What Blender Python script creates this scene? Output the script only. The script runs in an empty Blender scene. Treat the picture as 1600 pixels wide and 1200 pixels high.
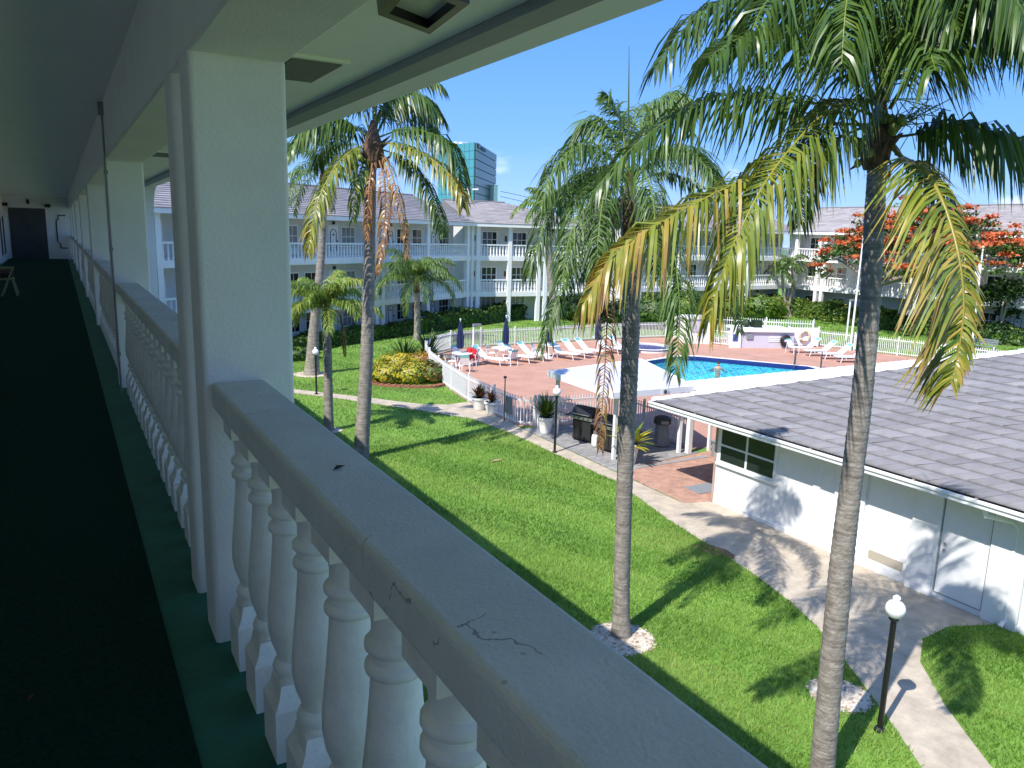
import bpy, math, random
import numpy as np
from math import sin, cos, pi, radians as R
rnd = random.Random(7); rng = np.random.default_rng(5)
sc = bpy.context.scene
COL = sc.collection
# ------------------------------------------------------------------ camera calibration (from vanishing points)
F = 1200.0
def nrm(a): a = np.asarray(a, float); return a/np.linalg.norm(a)
_d = nrm([91-800, 347-600, F])
_dn = np.array([630-800, 0, F]); _dn[1] = -(_d[0]*_dn[0]+_d[2]*_dn[2])/_d[1]
_dn = nrm(_dn); _X = np.cross(_d, -_dn)
M = np.array([_X, _d, -_dn])
FL = 5.5
CAM = np.array([0, 0, FL+1.65])
def ray(x, y): return nrm(M@np.array([x-800, y-600, F]))
def plane(x, y, ax, val):
    r = ray(x, y); return CAM + r*((val-CAM[ax])/r[ax])
def g(x, y, z=0.0): return plane(x, y, 2, z)
def at(x, y, dep): return CAM + M@np.array([(x-800)/F*dep, (y-600)/F*dep, dep])
def up(b, x, y):
    n = ray(800, 600); n[2] = 0; r = ray(x, y); return CAM + r*(((np.asarray(b)-CAM)@n)/(r@n))
# ------------------------------------------------------------------ materials
def mat(name, col, rough=.6, var=.12, scale=6, bump=0, bscale=40, metal=0, col2=None, attr=None, trans=0, spec=.5, detail=6, coat=0):
    m = bpy.data.materials.new(name); m.use_nodes = True
    nt = m.node_tree; N = nt.nodes; L = nt.links
    b = N['Principled BSDF']; b.inputs['Roughness'].default_value = rough; b.inputs['Metallic'].default_value = metal
    b.inputs['Specular IOR Level'].default_value = spec
    if coat: b.inputs['Coat Weight'].default_value = coat
    tc = N.new('ShaderNodeTexCoord'); geo = N.new('ShaderNodeNewGeometry')
    no = N.new('ShaderNodeTexNoise'); no.inputs['Scale'].default_value = scale; no.inputs['Detail'].default_value = detail
    no.inputs['Roughness'].default_value = .65
    L.new(geo.outputs['Position'], no.inputs['Vector'])
    cr = N.new('ShaderNodeValToRGB'); L.new(no.outputs['Fac'], cr.inputs['Fac'])
    c1 = [max(0, c*(1-var)) for c in col]; c2 = col2 or [min(1, c*(1+var)) for c in col]
    cr.color_ramp.elements[0].position = .3; cr.color_ramp.elements[1].position = .7
    cr.color_ramp.elements[0].color = (*c1, 1); cr.color_ramp.elements[1].color = (*c2, 1)
    out = cr.outputs['Color']
    if attr:   # per-piece colour stored on the mesh
        at_ = N.new('ShaderNodeAttribute'); at_.attribute_name = 'tint'
        ar = N.new('ShaderNodeValToRGB'); L.new(at_.outputs['Fac'], ar.inputs['Fac'])
        els = ar.color_ramp.elements
        for i, (p, c) in enumerate(attr):
            e = els[i] if i < 2 else els.new(p)
            e.position = p; e.color = (*c, 1)
        mx = N.new('ShaderNodeMixRGB'); mx.blend_type = 'MULTIPLY'; mx.inputs['Fac'].default_value = 1
        L.new(ar.outputs['Color'], mx.inputs['Color1']); L.new(out, mx.inputs['Color2'])
        out = mx.outputs['Color']
    L.new(out, b.inputs['Base Color'])
    if bump:
        n2 = N.new('ShaderNodeTexNoise'); n2.inputs['Scale'].default_value = bscale; n2.inputs['Detail'].default_value = 4
        L.new(geo.outputs['Position'], n2.inputs['Vector'])
        bp = N.new('ShaderNodeBump'); bp.inputs['Strength'].default_value = bump; bp.inputs['Distance'].default_value = .02
        L.new(n2.outputs['Fac'], bp.inputs['Height']); L.new(bp.outputs['Normal'], b.inputs['Normal'])
    if trans:
        tr = N.new('ShaderNodeBsdfTranslucent'); L.new(out, tr.inputs['Color'])
        ms = N.new('ShaderNodeMixShader'); ms.inputs['Fac'].default_value = trans
        L.new(b.outputs[0], ms.inputs[1]); L.new(tr.outputs[0], ms.inputs[2])
        L.new(ms.outputs[0], N['Material Output'].inputs['Surface'])
    return m
MT = {}
W = (1, 1, 1)
MT['stucco'] = mat('white stucco', (.78, .76, .72), .8, .05, 3, .2, 85)
MT['mulch'] = mat('brown mulch', (.20, .12, .06), .95, .5, 20, .6, 60)
MT['cast'] = mat('painted cast concrete', (.82, .79, .73), .7, .11, 7, .16, 45)
MT['paint'] = mat('white paint', (.78, .79, .80), .5, .04, 4, .08, 30)
MT['innerwall'] = mat('bright gallery wall', (.88, .88, .88), .7, .03, 2)
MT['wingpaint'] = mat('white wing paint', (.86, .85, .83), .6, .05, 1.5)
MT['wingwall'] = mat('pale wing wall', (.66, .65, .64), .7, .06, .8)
MT['rail'] = mat('weathered rail paint', (.68, .67, .64), .75, .14, 2.2, .22, 110, col2=(.77, .76, .73))
MT['ceil'] = mat('ceiling paint', (.87, .86, .80), .8, .03, 1.5, .08, 90)
MT['carpet'] = mat('green carpet', (.008, .045, .028), .95, .35, 45, .9, 300, spec=.1)
MT['greenfloor'] = mat('green floor paint', (.014, .125, .08), .6, .3, 5, .15, 40)
MT['concrete'] = mat('concrete', (.44, .375, .295), .9, .28, 2.2, .6, 35, detail=15)
MT['shell'] = mat('pale edging stone', (.60, .54, .46), .9, .2, 3, .3, 30)
MT['deck'] = mat('pink pool deck', (.44, .24, .172), .85, .16, .9, .15, 30, detail=8)
MT['coping'] = mat('pool coping', (.72, .70, .66), .7, .05, 4)
MT['lawnbase'] = mat('lawn soil', (.13, .25, .035), .95, .3, .5, .5, 40, detail=8)
MT['dark'] = mat('black metal', (.012, .012, .014), .35, .2, 8)
MT['black'] = mat('black paint', (.02, .02, .022), .5, .2, 8)
MT['darkglass'] = mat('dark glass', (.018, .024, .026), .08, .3, .7, spec=.6)
MT['blind'] = mat('pale window blind', (.30, .29, .27), .25, .2, 2)
MT['grey'] = mat('grey plastic', (.22, .24, .26), .5, .08, 6)
MT['steel'] = mat('steel', (.45, .46, .48), .3, .05, 8, metal=.8)
MT['greydoor'] = mat('dark grey door', (.055, .065, .07), .7, .15, 3)
MT['navy'] = mat('navy canvas', (.012, .022, .085), .8, .2, 6)
MT['aqua'] = mat('aqua sling', (.16, .52, .52), .6, .08, 6)
MT['sling'] = mat('white sling', (.80, .82, .80), .6, .04, 6)
MT['red'] = mat('red towel', (.55, .02, .025), .9, .15, 8)
MT['brick'] = mat('red brick', (.30, .12, .075), .9, .3, 9, .4, 40)
MT['globe'] = mat('opal globe', (.85, .86, .88), .25, .02, 5, spec=.6)
MT['pot'] = mat('white ceramic pot', (.76, .76, .74), .45, .06, 6)
MT['skin'] = mat('skin', (.55, .27, .17), .5, .08, 6)
MT['hair'] = mat('dark hair', (.03, .018, .012), .6, .2, 30)
MT['bark'] = mat('grey palm bark', (.29, .255, .215), .95, .35, 7, .7, 26, col2=(.40, .365, .32), detail=9)
MT['husk'] = mat('brown palm husk', (.13, .075, .04), .95, .5, 14, .8, 40)
MT['wood'] = mat('grey tree bark', (.24, .20, .16), .95, .3, 9, .7, 30)
GR = [(0, (.035, .075, .016)), (.25, (.095, .175, .028)), (.5, (.26, .30, .035)), (.7, (.46, .34, .07)), (.85, (.36, .17, .075)), (1, (.16, .085, .045))]
MT['leaf'] = mat('palm leaf', (1, 1, 1), .36, .12, 5, attr=GR, trans=.28, spec=.55)
MT['queenleaf'] = mat('feathery palm leaf', (1, 1, 1), .45, .12, 5, attr=[(0, (.05, .10, .025)), (.25, (.12, .21, .045)), (.5, (.22, .33, .05)), (.7, (.42, .34, .08)), (.85, (.33, .16, .075)), (1, (.17, .09, .05))], trans=.32)
BU = [(0, (.015, .035, .008)), (.3, (.035, .085, .014)), (.5, (.10, .19, .024)), (.62, (.17, .26, .03)), (.74, (.62, .50, .03)), (.85, (.22, .08, .04)), (1, (.60, .07, .02))]
MT['bush'] = mat('shrub leaf', (1, 1, 1), .5, .2, 3, attr=BU, trans=.25)
MT['grass'] = mat('grass blade', (1, 1, 1), .55, .3, .35, attr=[(0, (.13, .27, .032)), (.5, (.27, .46, .07)), (1, (.47, .57, .15))], trans=.40, detail=9)
MT['tile'] = mat('grey roof tile', (1, 1, 1), .75, .16, 5, .15, 50, attr=[(0, (.15, .145, .155)), (.5, (.215, .208, .222)), (1, (.30, .29, .305))])
MT['shingle'] = mat('lilac grey roof shingle', (1, 1, 1), .85, .12, 1.2, attr=[(0, (.20, .185, .19)), (.5, (.32, .295, .30)), (1, (.44, .40, .395))])
MT['blossom'] = mat('orange blossom', (.55, .075, .02), .6, .35, 2.5, col2=(.76, .21, .06), trans=.25)
MT['coconut'] = mat('green coconut', (.16, .20, .03), .45, .3, 9)
MT['pebble'] = mat('pale pebbles', (1, 1, 1), .8, .1, 9, attr=[(0, (.26, .19, .13)), (.5, (.46, .37, .28)), (1, (.64, .56, .46))])
MT['paver'] = mat('grey paver', (.27, .265, .27), .9, .2, 2, .2, 30)
MT['canvaswhite'] = mat('white membrane roof', (.80, .80, .82), .6, .03, 2)
MT['lilac'] = mat('lilac painted panel', (.55, .53, .60), .6, .04, 2)
MT['towerglass'] = mat('teal tower glass', (.07, .27, .33), .15, .12, .05, spec=.7)
MT['towergrey'] = mat('grey tower face', (.10, .14, .17), .3, .1, .05, spec=.3)
MT['flagcloth'] = mat('white flag cloth', (.80, .81, .86), .8, .03, 3, trans=.3)
MT['blue'] = mat('blue cloth', (.03, .06, .35), .7, .1, 5)
MT['vent'] = mat('louvre vent', (.17, .17, .155), .7, .15, 20)
MT['lampglass'] = mat('frosted lamp glass', (.55, .54, .48), .4, .1, 20)
MT['tileblue'] = mat('dark blue pool tile', (.02, .03, .16), .3, .2, 12)
MT['basin'] = mat('pale blue pool plaster', (.55, .84, .90), .6, .06, 1.2)
MT['grout'] = mat('beige louvre', (.42, .37, .30), .7, .08, 30)
MT['tan'] = mat('tan life ring', (.62, .47, .30), .7, .1, 8)
MT['sack'] = mat('olive chair plastic', (.25, .30, .14), .5, .1, 8)
MT['plaid'] = mat('dark patterned cloth', (.03, .022, .03), .9, .6, 22, col2=(.20, .11, .09))
def brick_mat(name, c1, c2, mortar, scale, rough=.9):
    m = bpy.data.materials.new(name); m.use_nodes = True; nt = m.node_tree; N = nt.nodes; L = nt.links
    b = N['Principled BSDF']; b.inputs['Roughness'].default_value = rough
    geo = N.new('ShaderNodeNewGeometry'); t = N.new('ShaderNodeTexBrick'); t.inputs['Scale'].default_value = scale
    t.inputs['Color1'].default_value = (*c1, 1); t.inputs['Color2'].default_value = (*c2, 1); t.inputs['Mortar'].default_value = (*mortar, 1)
    t.inputs['Mortar Size'].default_value = .018
    L.new(geo.outputs['Position'], t.inputs['Vector'])
    n = N.new('ShaderNodeTexNoise'); n.inputs['Scale'].default_value = 3; n.inputs['Detail'].default_value = 8; L.new(geo.outputs['Position'], n.inputs['Vector'])
    mx = N.new('ShaderNodeMixRGB'); mx.blend_type = 'OVERLAY'; mx.inputs['Fac'].default_value = .5
    L.new(t.outputs['Color'], mx.inputs['Color1']); L.new(n.outputs['Fac'], mx.inputs['Color2']); L.new(mx.outputs['Color'], b.inputs['Base Color'])
    return m
MT['brickpave'] = brick_mat('brick paving', (.36, .19, .135), (.44, .25, .185), (.36, .27, .22), 2.6)
MT['greypave'] = brick_mat('grey plank paving', (.23, .225, .225), (.31, .30, .30), (.17, .165, .165), 1.4)
def rail_cracks():   # hairline cracks in the worn rail paint
    m = MT['rail']; nt = m.node_tree; N = nt.nodes; L = nt.links; b = N['Principled BSDF']
    geo = N.new('ShaderNodeNewGeometry'); wn = N.new('ShaderNodeTexNoise'); wn.inputs['Scale'].default_value = 9; wn.inputs['Detail'].default_value = 5
    L.new(geo.outputs['Position'], wn.inputs['Vector'])
    ad = N.new('ShaderNodeMixRGB'); ad.inputs['Fac'].default_value = .12; L.new(geo.outputs['Position'], ad.inputs['Color1']); L.new(wn.outputs['Color'], ad.inputs['Color2'])
    v = N.new('ShaderNodeTexVoronoi'); v.feature = 'DISTANCE_TO_EDGE'; v.inputs['Scale'].default_value = 3.2; L.new(ad.outputs['Color'], v.inputs['Vector'])
    lt = N.new('ShaderNodeMath'); lt.operation = 'LESS_THAN'; lt.inputs[1].default_value = .005; L.new(v.outputs['Distance'], lt.inputs[0])
    mk = N.new('ShaderNodeTexNoise'); mk.inputs['Scale'].default_value = 2.7; L.new(geo.outputs['Position'], mk.inputs['Vector'])
    gt = N.new('ShaderNodeMath'); gt.operation = 'GREATER_THAN'; gt.inputs[1].default_value = .56; L.new(mk.outputs['Fac'], gt.inputs[0])
    mu = N.new('ShaderNodeMath'); mu.operation = 'MULTIPLY'; L.new(lt.outputs[0], mu.inputs[0]); L.new(gt.outputs[0], mu.inputs[1])
    old = b.inputs['Base Color'].links[0].from_socket
    mx = N.new('ShaderNodeMixRGB'); L.new(mu.outputs[0], mx.inputs['Fac']); L.new(old, mx.inputs['Color1']); mx.inputs['Color2'].default_value = (.34, .32, .30, 1)
    # sparse specks of dirt
    d = N.new('ShaderNodeTexVoronoi'); d.inputs['Scale'].default_value = 22; L.new(geo.outputs['Position'], d.inputs['Vector'])
    l2 = N.new('ShaderNodeMath'); l2.operation = 'LESS_THAN'; l2.inputs[1].default_value = .10; L.new(d.outputs['Distance'], l2.inputs[0])
    m2 = N.new('ShaderNodeMath'); m2.operation = 'MULTIPLY'; L.new(l2.outputs[0], m2.inputs[0]); L.new(gt.outputs[0], m2.inputs[1])
    m3 = N.new('ShaderNodeMath'); m3.operation = 'MULTIPLY'; L.new(m2.outputs[0], m3.inputs[0]); m3.inputs[1].default_value = .5
    mx2 = N.new('ShaderNodeMixRGB'); L.new(m3.outputs[0], mx2.inputs['Fac']); L.new(mx.outputs['Color'], mx2.inputs['Color1']); mx2.inputs['Color2'].default_value = (.30, .27, .24, 1)
    L.new(mx2.outputs['Color'], b.inputs['Base Color'])
rail_cracks()
def bark_rings(m, freq=38):
    nt = m.node_tree; N = nt.nodes; L = nt.links; b = N['Principled BSDF']
    geo = N.new('ShaderNodeNewGeometry'); mp = N.new('ShaderNodeMapping'); mp.inputs['Scale'].default_value = (.6, .6, 7)
    L.new(geo.outputs['Position'], mp.inputs['Vector'])
    n = N.new('ShaderNodeTexNoise'); n.inputs['Scale'].default_value = 4; n.inputs['Detail'].default_value = 6; L.new(mp.outputs[0], n.inputs['Vector'])
    cr = N.new('ShaderNodeValToRGB'); cr.color_ramp.elements[0].position = .35; cr.color_ramp.elements[1].position = .6
    cr.color_ramp.elements[0].color = (.5, .48, .46, 1); cr.color_ramp.elements[1].color = (1, 1, 1, 1); L.new(n.outputs['Fac'], cr.inputs['Fac'])
    old = b.inputs['Base Color'].links[0].from_socket
    mx = N.new('ShaderNodeMixRGB'); mx.blend_type = 'MULTIPLY'; mx.inputs['Fac'].default_value = .8
    L.new(old, mx.inputs['Color1']); L.new(cr.outputs['Color'], mx.inputs['Color2']); L.new(mx.outputs['Color'], b.inputs['Base Color'])
bark_rings(MT['bark'])
def water_mat():
    m = bpy.data.materials.new('pool water'); m.use_nodes = True; nt = m.node_tree; N = nt.nodes; L = nt.links
    N.remove(N['Principled BSDF'])
    tr = N.new('ShaderNodeBsdfTransparent'); tr.inputs['Color'].default_value = (.30, .86, .96, 1)
    gl = N.new('ShaderNodeBsdfGlossy'); gl.inputs['Roughness'].default_value = .06; gl.inputs['Color'].default_value = (.9, .95, 1, 1)
    geo = N.new('ShaderNodeNewGeometry')
    n = N.new('ShaderNodeTexNoise'); n.inputs['Scale'].default_value = 2.6; n.inputs['Detail'].default_value = 3; n.inputs['Distortion'].default_value = 1.2
    L.new(geo.outputs['Position'], n.inputs['Vector'])
    bp = N.new('ShaderNodeBump'); bp.inputs['Strength'].default_value = .9; bp.inputs['Distance'].default_value = .14; L.new(n.outputs['Fac'], bp.inputs['Height'])
    L.new(bp.outputs[0], gl.inputs['Normal'])
    fr = N.new('ShaderNodeFresnel'); fr.inputs['IOR'].default_value = 1.33; L.new(bp.outputs[0], fr.inputs['Normal'])
    ms = N.new('ShaderNodeMixShader'); L.new(fr.outputs[0], ms.inputs[0]); L.new(tr.outputs[0], ms.inputs[1]); L.new(gl.outputs[0], ms.inputs[2])
    L.new(ms.outputs[0], N['Material Output'].inputs['Surface']); return m
MT['water'] = water_mat()
# ------------------------------------------------------------------ mesh helpers
class MB:
    def __init__(s): s.v = []; s.f = []; s.t = []
    def add(s, vs, fs, t=None):
        o = len(s.v); s.v += [tuple(float(c) for c in v) for v in vs]; s.f += [tuple(i+o for i in f) for f in fs]
        s.t += [0 if t is None else t]*len(fs); return s
    def hexa(s, c, t=None):   # 8 corners: bottom 4 ccw, top 4 ccw
        return s.add(c, [(3, 2, 1, 0), (4, 5, 6, 7), (0, 1, 5, 4), (1, 2, 6, 5), (2, 3, 7, 6), (3, 0, 4, 7)], t)
    def box(s, x0, x1, y0, y1, z0, z1, t=None):
        return s.hexa([(x0, y0, z0), (x1, y0, z0), (x1, y1, z0), (x0, y1, z0), (x0, y0, z1), (x1, y0, z1), (x1, y1, z1), (x0, y1, z1)], t)
    def rbox(s, cx, cy, z0, z1, lx, ly, a=0, taper=1, t=None):
        c = []
        for z, k in ((z0, 1), (z1, taper)):
            for sx, sy in ((-1, -1), (1, -1), (1, 1), (-1, 1)):
                x, y = sx*lx/2*k, sy*ly/2*k
                c.append((cx+x*cos(a)-y*sin(a), cy+x*sin(a)+y*cos(a), z))
        return s.hexa(c, t)
    def prism(s, poly, z0, z1, t=None):
        n = len(poly); vs = [(p[0], p[1], z0) for p in poly]+[(p[0], p[1], z1) for p in poly]
        return s.add(vs, [tuple(range(n-1, -1, -1)), tuple(range(n, 2*n))]+[(i, (i+1) % n, n+(i+1) % n, n+i) for i in range(n)], t)
    def tube(s, path, rad, n=8, caps=True, t=None):
        path = [np.asarray(p, float) for p in path]; m = len(path)
        if not hasattr(rad, '__len__'): rad = [rad]*m
        vs = []; fs = []; pu = None
        for i, p in enumerate(path):
            d = path[min(i+1, m-1)]-path[max(i-1, 0)]; d = d/(np.linalg.norm(d)+1e-9)
            if pu is None: pu = np.array([1., 0, 0]) if abs(d[0]) < .8 else np.array([0, 1., 0])
            u = pu-d*(pu@d); u = u/np.linalg.norm(u); pu = u; w = np.cross(d, u)
            for k in range(n):
                a = 2*pi*k/n; vs.append(p+(u*cos(a)+w*sin(a))*rad[i])
        for i in range(m-1):
            for k in range(n):
                a = i*n+k; b = i*n+(k+1) % n; fs.append((a, b, b+n, a+n))
        if caps: fs += [tuple(range(n-1, -1, -1)), tuple(range((m-1)*n, m*n))]
        return s.add(vs, fs, t)
    def lathe(s, prof, c=(0, 0, 0), n=16, rot=0, t=None):   # prof [(r,z)]
        vs = []; fs = []; m = len(prof)
        for r, z in prof:
            for k in range(n):
                a = 2*pi*k/n+rot; vs.append((c[0]+r*cos(a), c[1]+r*sin(a), c[2]+z))
        for i in range(m-1):
            for k in range(n):
                a = i*n+k; b = i*n+(k+1) % n; fs.append((a, b, b+n, a+n))
        fs += [tuple(range(n-1, -1, -1)), tuple(range((m-1)*n, m*n))]
        return s.add(vs, fs, t)
    def ball(s, c, r, n=12, sz=1, t=None):
        k = max(6, n//2+2)
        return s.lathe([(max(1e-3, r*sin(pi*i/k)), -r*sz*cos(pi*i/k)) for i in range(k+1)], c, n, t=t)
    def build(s, name, m, parent=None, loc=None, smooth=False, world=True):
        me = bpy.data.meshes.new(name)
        off = np.zeros(3)
        if world:
            if loc is not None: off = np.asarray(loc, float)
            elif parent is not None: off = np.array(wloc(parent))
        me.from_pydata([tuple(np.asarray(v)-off) for v in s.v], [], s.f)
        mts = m if isinstance(m, (list, tuple)) else [m]
        for k in mts: me.materials.append(MT[k] if isinstance(k, str) else k)
        if any(t for t in s.t):
            a = me.attributes.new('tint', 'FLOAT', 'FACE'); a.data.foreach_set('value', s.t)
        if smooth: me.polygons.foreach_set('use_smooth', [True]*len(me.polygons))
        o = bpy.data.objects.new(name, me); COL.objects.link(o)
        if parent is not None: o.parent = parent
        if loc is not None: o.location = tuple(float(c) for c in loc)
        return o
def wloc(o):
    l = np.array(o.location)
    return l if o.parent is None else l+wloc(o.parent)
def bevel(o, w=.01, seg=2):
    m = o.modifiers.new('bevel', 'BEVEL'); m.width = w; m.segments = seg; m.limit_method = 'ANGLE'; m.angle_limit = R(35); return o
def tag(o, label, cat, group=None):
    o['label'] = label; o['category'] = cat
    if group: o['group'] = group
    return o
def thing(name, label, cat, loc=(0, 0, 0), rz=0, group=None):
    o = bpy.data.objects.new(name, None); COL.objects.link(o); o.empty_display_size = .2
    o.location = tuple(float(c) for c in loc); o.rotation_euler = (0, 0, rz); return tag(o, label, cat, group)
def kind(o, k): o['kind'] = k; return o
def children(o): return [c for c in bpy.data.objects if c.parent == o]
def copy_tree(o, parent=None, loc=None, rz=None, label=None):
    c = o.copy(); COL.objects.link(c)
    if parent is not None: c.parent = parent
    for ch in children(o): copy_tree(ch, c)
    if loc is not None: c.location = tuple(float(x) for x in loc)
    if rz is not None: c.rotation_euler = (0, 0, rz)
    if label: c['label'] = label
    return c
def np_mesh(name, V, Fc, m, T=None, parent=None, loc=None, smooth=False):
    V = np.asarray(V, np.float32); off = np.zeros(3)
    if loc is not None: off = np.asarray(loc, float)
    elif parent is not None: off = wloc(parent)
    V = V-off.astype(np.float32); Fc = np.asarray(Fc, np.int32); nf, k = Fc.shape
    me = bpy.data.meshes.new(name); me.vertices.add(len(V)); me.vertices.foreach_set('co', V.astype(np.float32).ravel())
    me.loops.add(nf*k); me.loops.foreach_set('vertex_index', Fc.ravel()); me.polygons.add(nf)
    me.polygons.foreach_set('loop_start', np.arange(0, nf*k, k, dtype=np.int32))
    me.update(calc_edges=True)
    if T is not None:
        a = me.attributes.new('tint', 'FLOAT', 'FACE'); a.data.foreach_set('value', np.asarray(T, np.float32))
    me.materials.append(MT[m])
    if smooth: me.polygons.foreach_set('use_smooth', [True]*nf)
    o = bpy.data.objects.new(name, me); COL.objects.link(o)
    if parent is not None: o.parent = parent
    if loc is not None: o.location = tuple(float(c) for c in loc)
    return o
def sheet(name, poly, z, m, holes=(), parent=None):
    from mathutils.geometry import tessellate_polygon
    from mathutils import Vector
    loops = [list(poly)]+[list(h) for h in holes]
    vs = [Vector((p[0], p[1], 0)) for l in loops for p in l]
    tr = tessellate_polygon([[Vector((p[0], p[1], 0)) for p in l] for l in loops])
    fs = []
    for a, b, c in tr:
        n = (vs[b]-vs[a]).cross(vs[c]-vs[a]).z
        fs.append((a, b, c) if n > 0 else (a, c, b))
    mb = MB(); mb.add([(v.x, v.y, z) for v in vs], fs); return mb.build(name, m, parent)
def inpoly(P, poly):
    x, y = P[:, 0], P[:, 1]; ins = np.zeros(len(P), bool); n = len(poly); j = n-1
    for i in range(n):
        xi, yi = poly[i][:2]; xj, yj = poly[j][:2]
        c = ((yi > y) != (yj > y)) & (x < (xj-xi)*(y-yi)/(yj-yi+1e-12)+xi); ins ^= c; j = i
    return ins
def spline(pts, n):
    P = [np.asarray(p, float) for p in pts]; P = [2*P[0]-P[1]]+P+[2*P[-1]-P[-2]]; out = []
    m = len(P)-3
    for k in range(n+1):
        s = k/n*m; i = min(int(s), m-1); t = s-i; a, b, c, d = P[i:i+4]
        out.append(.5*((2*b)+(c-a)*t+(2*a-5*b+4*c-d)*t*t+(3*b-a-3*c+d)*t**3))
    return np.array(out)
def leafcloud(C_, size, nrm_, tint, seed=0, asp=.55):
    """quads at centres C_ (N,3) with bias normal nrm_ (N,3)"""
    r = np.random.default_rng(seed); N = len(C_)
    n = nrm_+r.normal(0, .55, (N, 3)); n /= np.linalg.norm(n, axis=1)[:, None]
    u = np.cross(n, r.normal(0, 1, (N, 3))); u /= np.linalg.norm(u, axis=1)[:, None]; v = np.cross(n, u)
    s = (size*(.6+.8*r.random(N)))[:, None] if np.ndim(size) else (size*(.6+.8*r.random(N)))[:, None]
    V = np.stack([C_-u*s, C_-v*s*asp, C_+u*s, C_+v*s*asp], 1).reshape(-1, 3)
    Fq = np.arange(4*N).reshape(N, 4); return V, Fq, tint
# ------------------------------------------------------------------ camera, sun, sky
from mathutils import Matrix, Vector
cam = bpy.data.cameras.new('camera'); cam.lens = 27.0; cam.sensor_width = 36; cam.clip_end = 3000; cam.clip_start = .05
co = bpy.data.objects.new('camera', cam); COL.objects.link(co); sc.camera = co
cx, cy_, cz = M@np.array([1, 0, 0]), M@np.array([0, -1, 0]), M@np.array([0, 0, -1])
mw = Matrix.Identity(4)
for i in range(3):
    mw[i][0], mw[i][1], mw[i][2], mw[i][3] = cx[i], cy_[i], cz[i], CAM[i]
co.matrix_world = mw
S = nrm([-1.5, -.54, 1.95]); EL = math.asin(S[2])
sl = bpy.data.lights.new('sun', 'SUN'); sl.energy = 3.3; sl.angle = R(.5); sl.color = (1, .955, .88)
so = bpy.data.objects.new('sun', sl); COL.objects.link(so); so.rotation_euler = Vector(-S).to_track_quat('-Z', 'Y').to_euler(); so.location = (0, 0, 60)
w = bpy.data.worlds.new('World'); sc.world = w; w.use_nodes = True
N = w.node_tree.nodes; L = w.node_tree.links; bg = N['Background']; bg.inputs['Strength'].default_value = .14
sky = N.new('ShaderNodeTexSky'); sky.sky_type = 'NISHITA'; sky.sun_disc = False; sky.sun_elevation = EL; sky.sun_rotation = math.atan2(S[0], S[1])
sky.air_density = 1.0; sky.dust_density = .4; sky.ozone_density = 3.2
tc = N.new('ShaderNodeTexCoord')
mp = N.new('ShaderNodeMapping'); mp.inputs['Scale'].default_value = (1, 1, 2.6); L.new(tc.outputs['Generated'], mp.inputs['Vector'])
cn = N.new('ShaderNodeTexNoise'); cn.inputs['Scale'].default_value = 7; cn.inputs['Detail'].default_value = 7; cn.inputs['Roughness'].default_value = .55
L.new(mp.outputs[0], cn.inputs['Vector'])
cr = N.new('ShaderNodeValToRGB'); cr.color_ramp.elements[0].position = .57; cr.color_ramp.elements[1].position = .76; L.new(cn.outputs['Fac'], cr.inputs['Fac'])
sx = N.new('ShaderNodeSeparateXYZ'); L.new(tc.outputs['Generated'], sx.inputs[0])
bd = N.new('ShaderNodeValToRGB'); e = bd.color_ramp.elements   # clouds only low over the horizon
e[0].position = .0; e[0].color = (1, 1, 1, 1); e[1].position = .115; e[1].color = (0, 0, 0, 1); k = e.new(.06); k.color = (.85, .85, .85, 1)
L.new(sx.outputs['Z'], bd.inputs['Fac'])
mu = N.new('ShaderNodeMath'); mu.operation = 'MULTIPLY'; L.new(cr.outputs['Color'], mu.inputs[0]); L.new(bd.outputs['Color'], mu.inputs[1])
m2 = N.new('ShaderNodeMath'); m2.operation = 'MULTIPLY'; m2.inputs[1].default_value = .8; L.new(mu.outputs[0], m2.inputs[0])
hs = N.new('ShaderNodeHueSaturation'); hs.inputs['Saturation'].default_value = 1.1; hs.inputs['Value'].default_value = 1.0
L.new(sky.outputs[0], hs.inputs['Color'])
zr = N.new('ShaderNodeValToRGB'); e = zr.color_ramp.elements   # deep clear blue, paler low down
e[0].position = 0; e[0].color = (1.45, 2.45, 4.5, 1); e[1].position = .34; e[1].color = (.32, 1.18, 3.7, 1); k = e.new(.11); k.color = (.72, 1.80, 4.15, 1)
L.new(sx.outputs['Z'], zr.inputs['Fac'])
zf = N.new('ShaderNodeValToRGB'); e = zf.color_ramp.elements; e[0].position = .3; e[0].color = (.9, .9, .9, 1); e[1].position = .7; e[1].color = (.15, .15, .15, 1); L.new(sx.outputs['Z'], zf.inputs['Fac'])
ms_ = N.new('ShaderNodeMixRGB'); L.new(zf.outputs['Color'], ms_.inputs['Fac']); L.new(hs.outputs[0], ms_.inputs['Color1']); L.new(zr.outputs['Color'], ms_.inputs['Color2'])
mx = N.new('ShaderNodeMixRGB'); L.new(m2.outputs[0], mx.inputs['Fac']); L.new(ms_.outputs[0], mx.inputs['Color1']); mx.inputs['Color2'].default_value = (7.4, 7.2, 7.7, 1)
L.new(mx.outputs[0], bg.inputs['Color'])
vs = sc.view_settings; vs.view_transform = 'Standard'; vs.look = 'None'; vs.exposure = 1.05; vs.gamma = 1
sc.cycles.max_bounces = 10; sc.cycles.diffuse_bounces = 7; sc.cycles.transparent_max_bounces = 12; sc.cycles.caustics_reflective = False; sc.cycles.caustics_refractive = False
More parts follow.
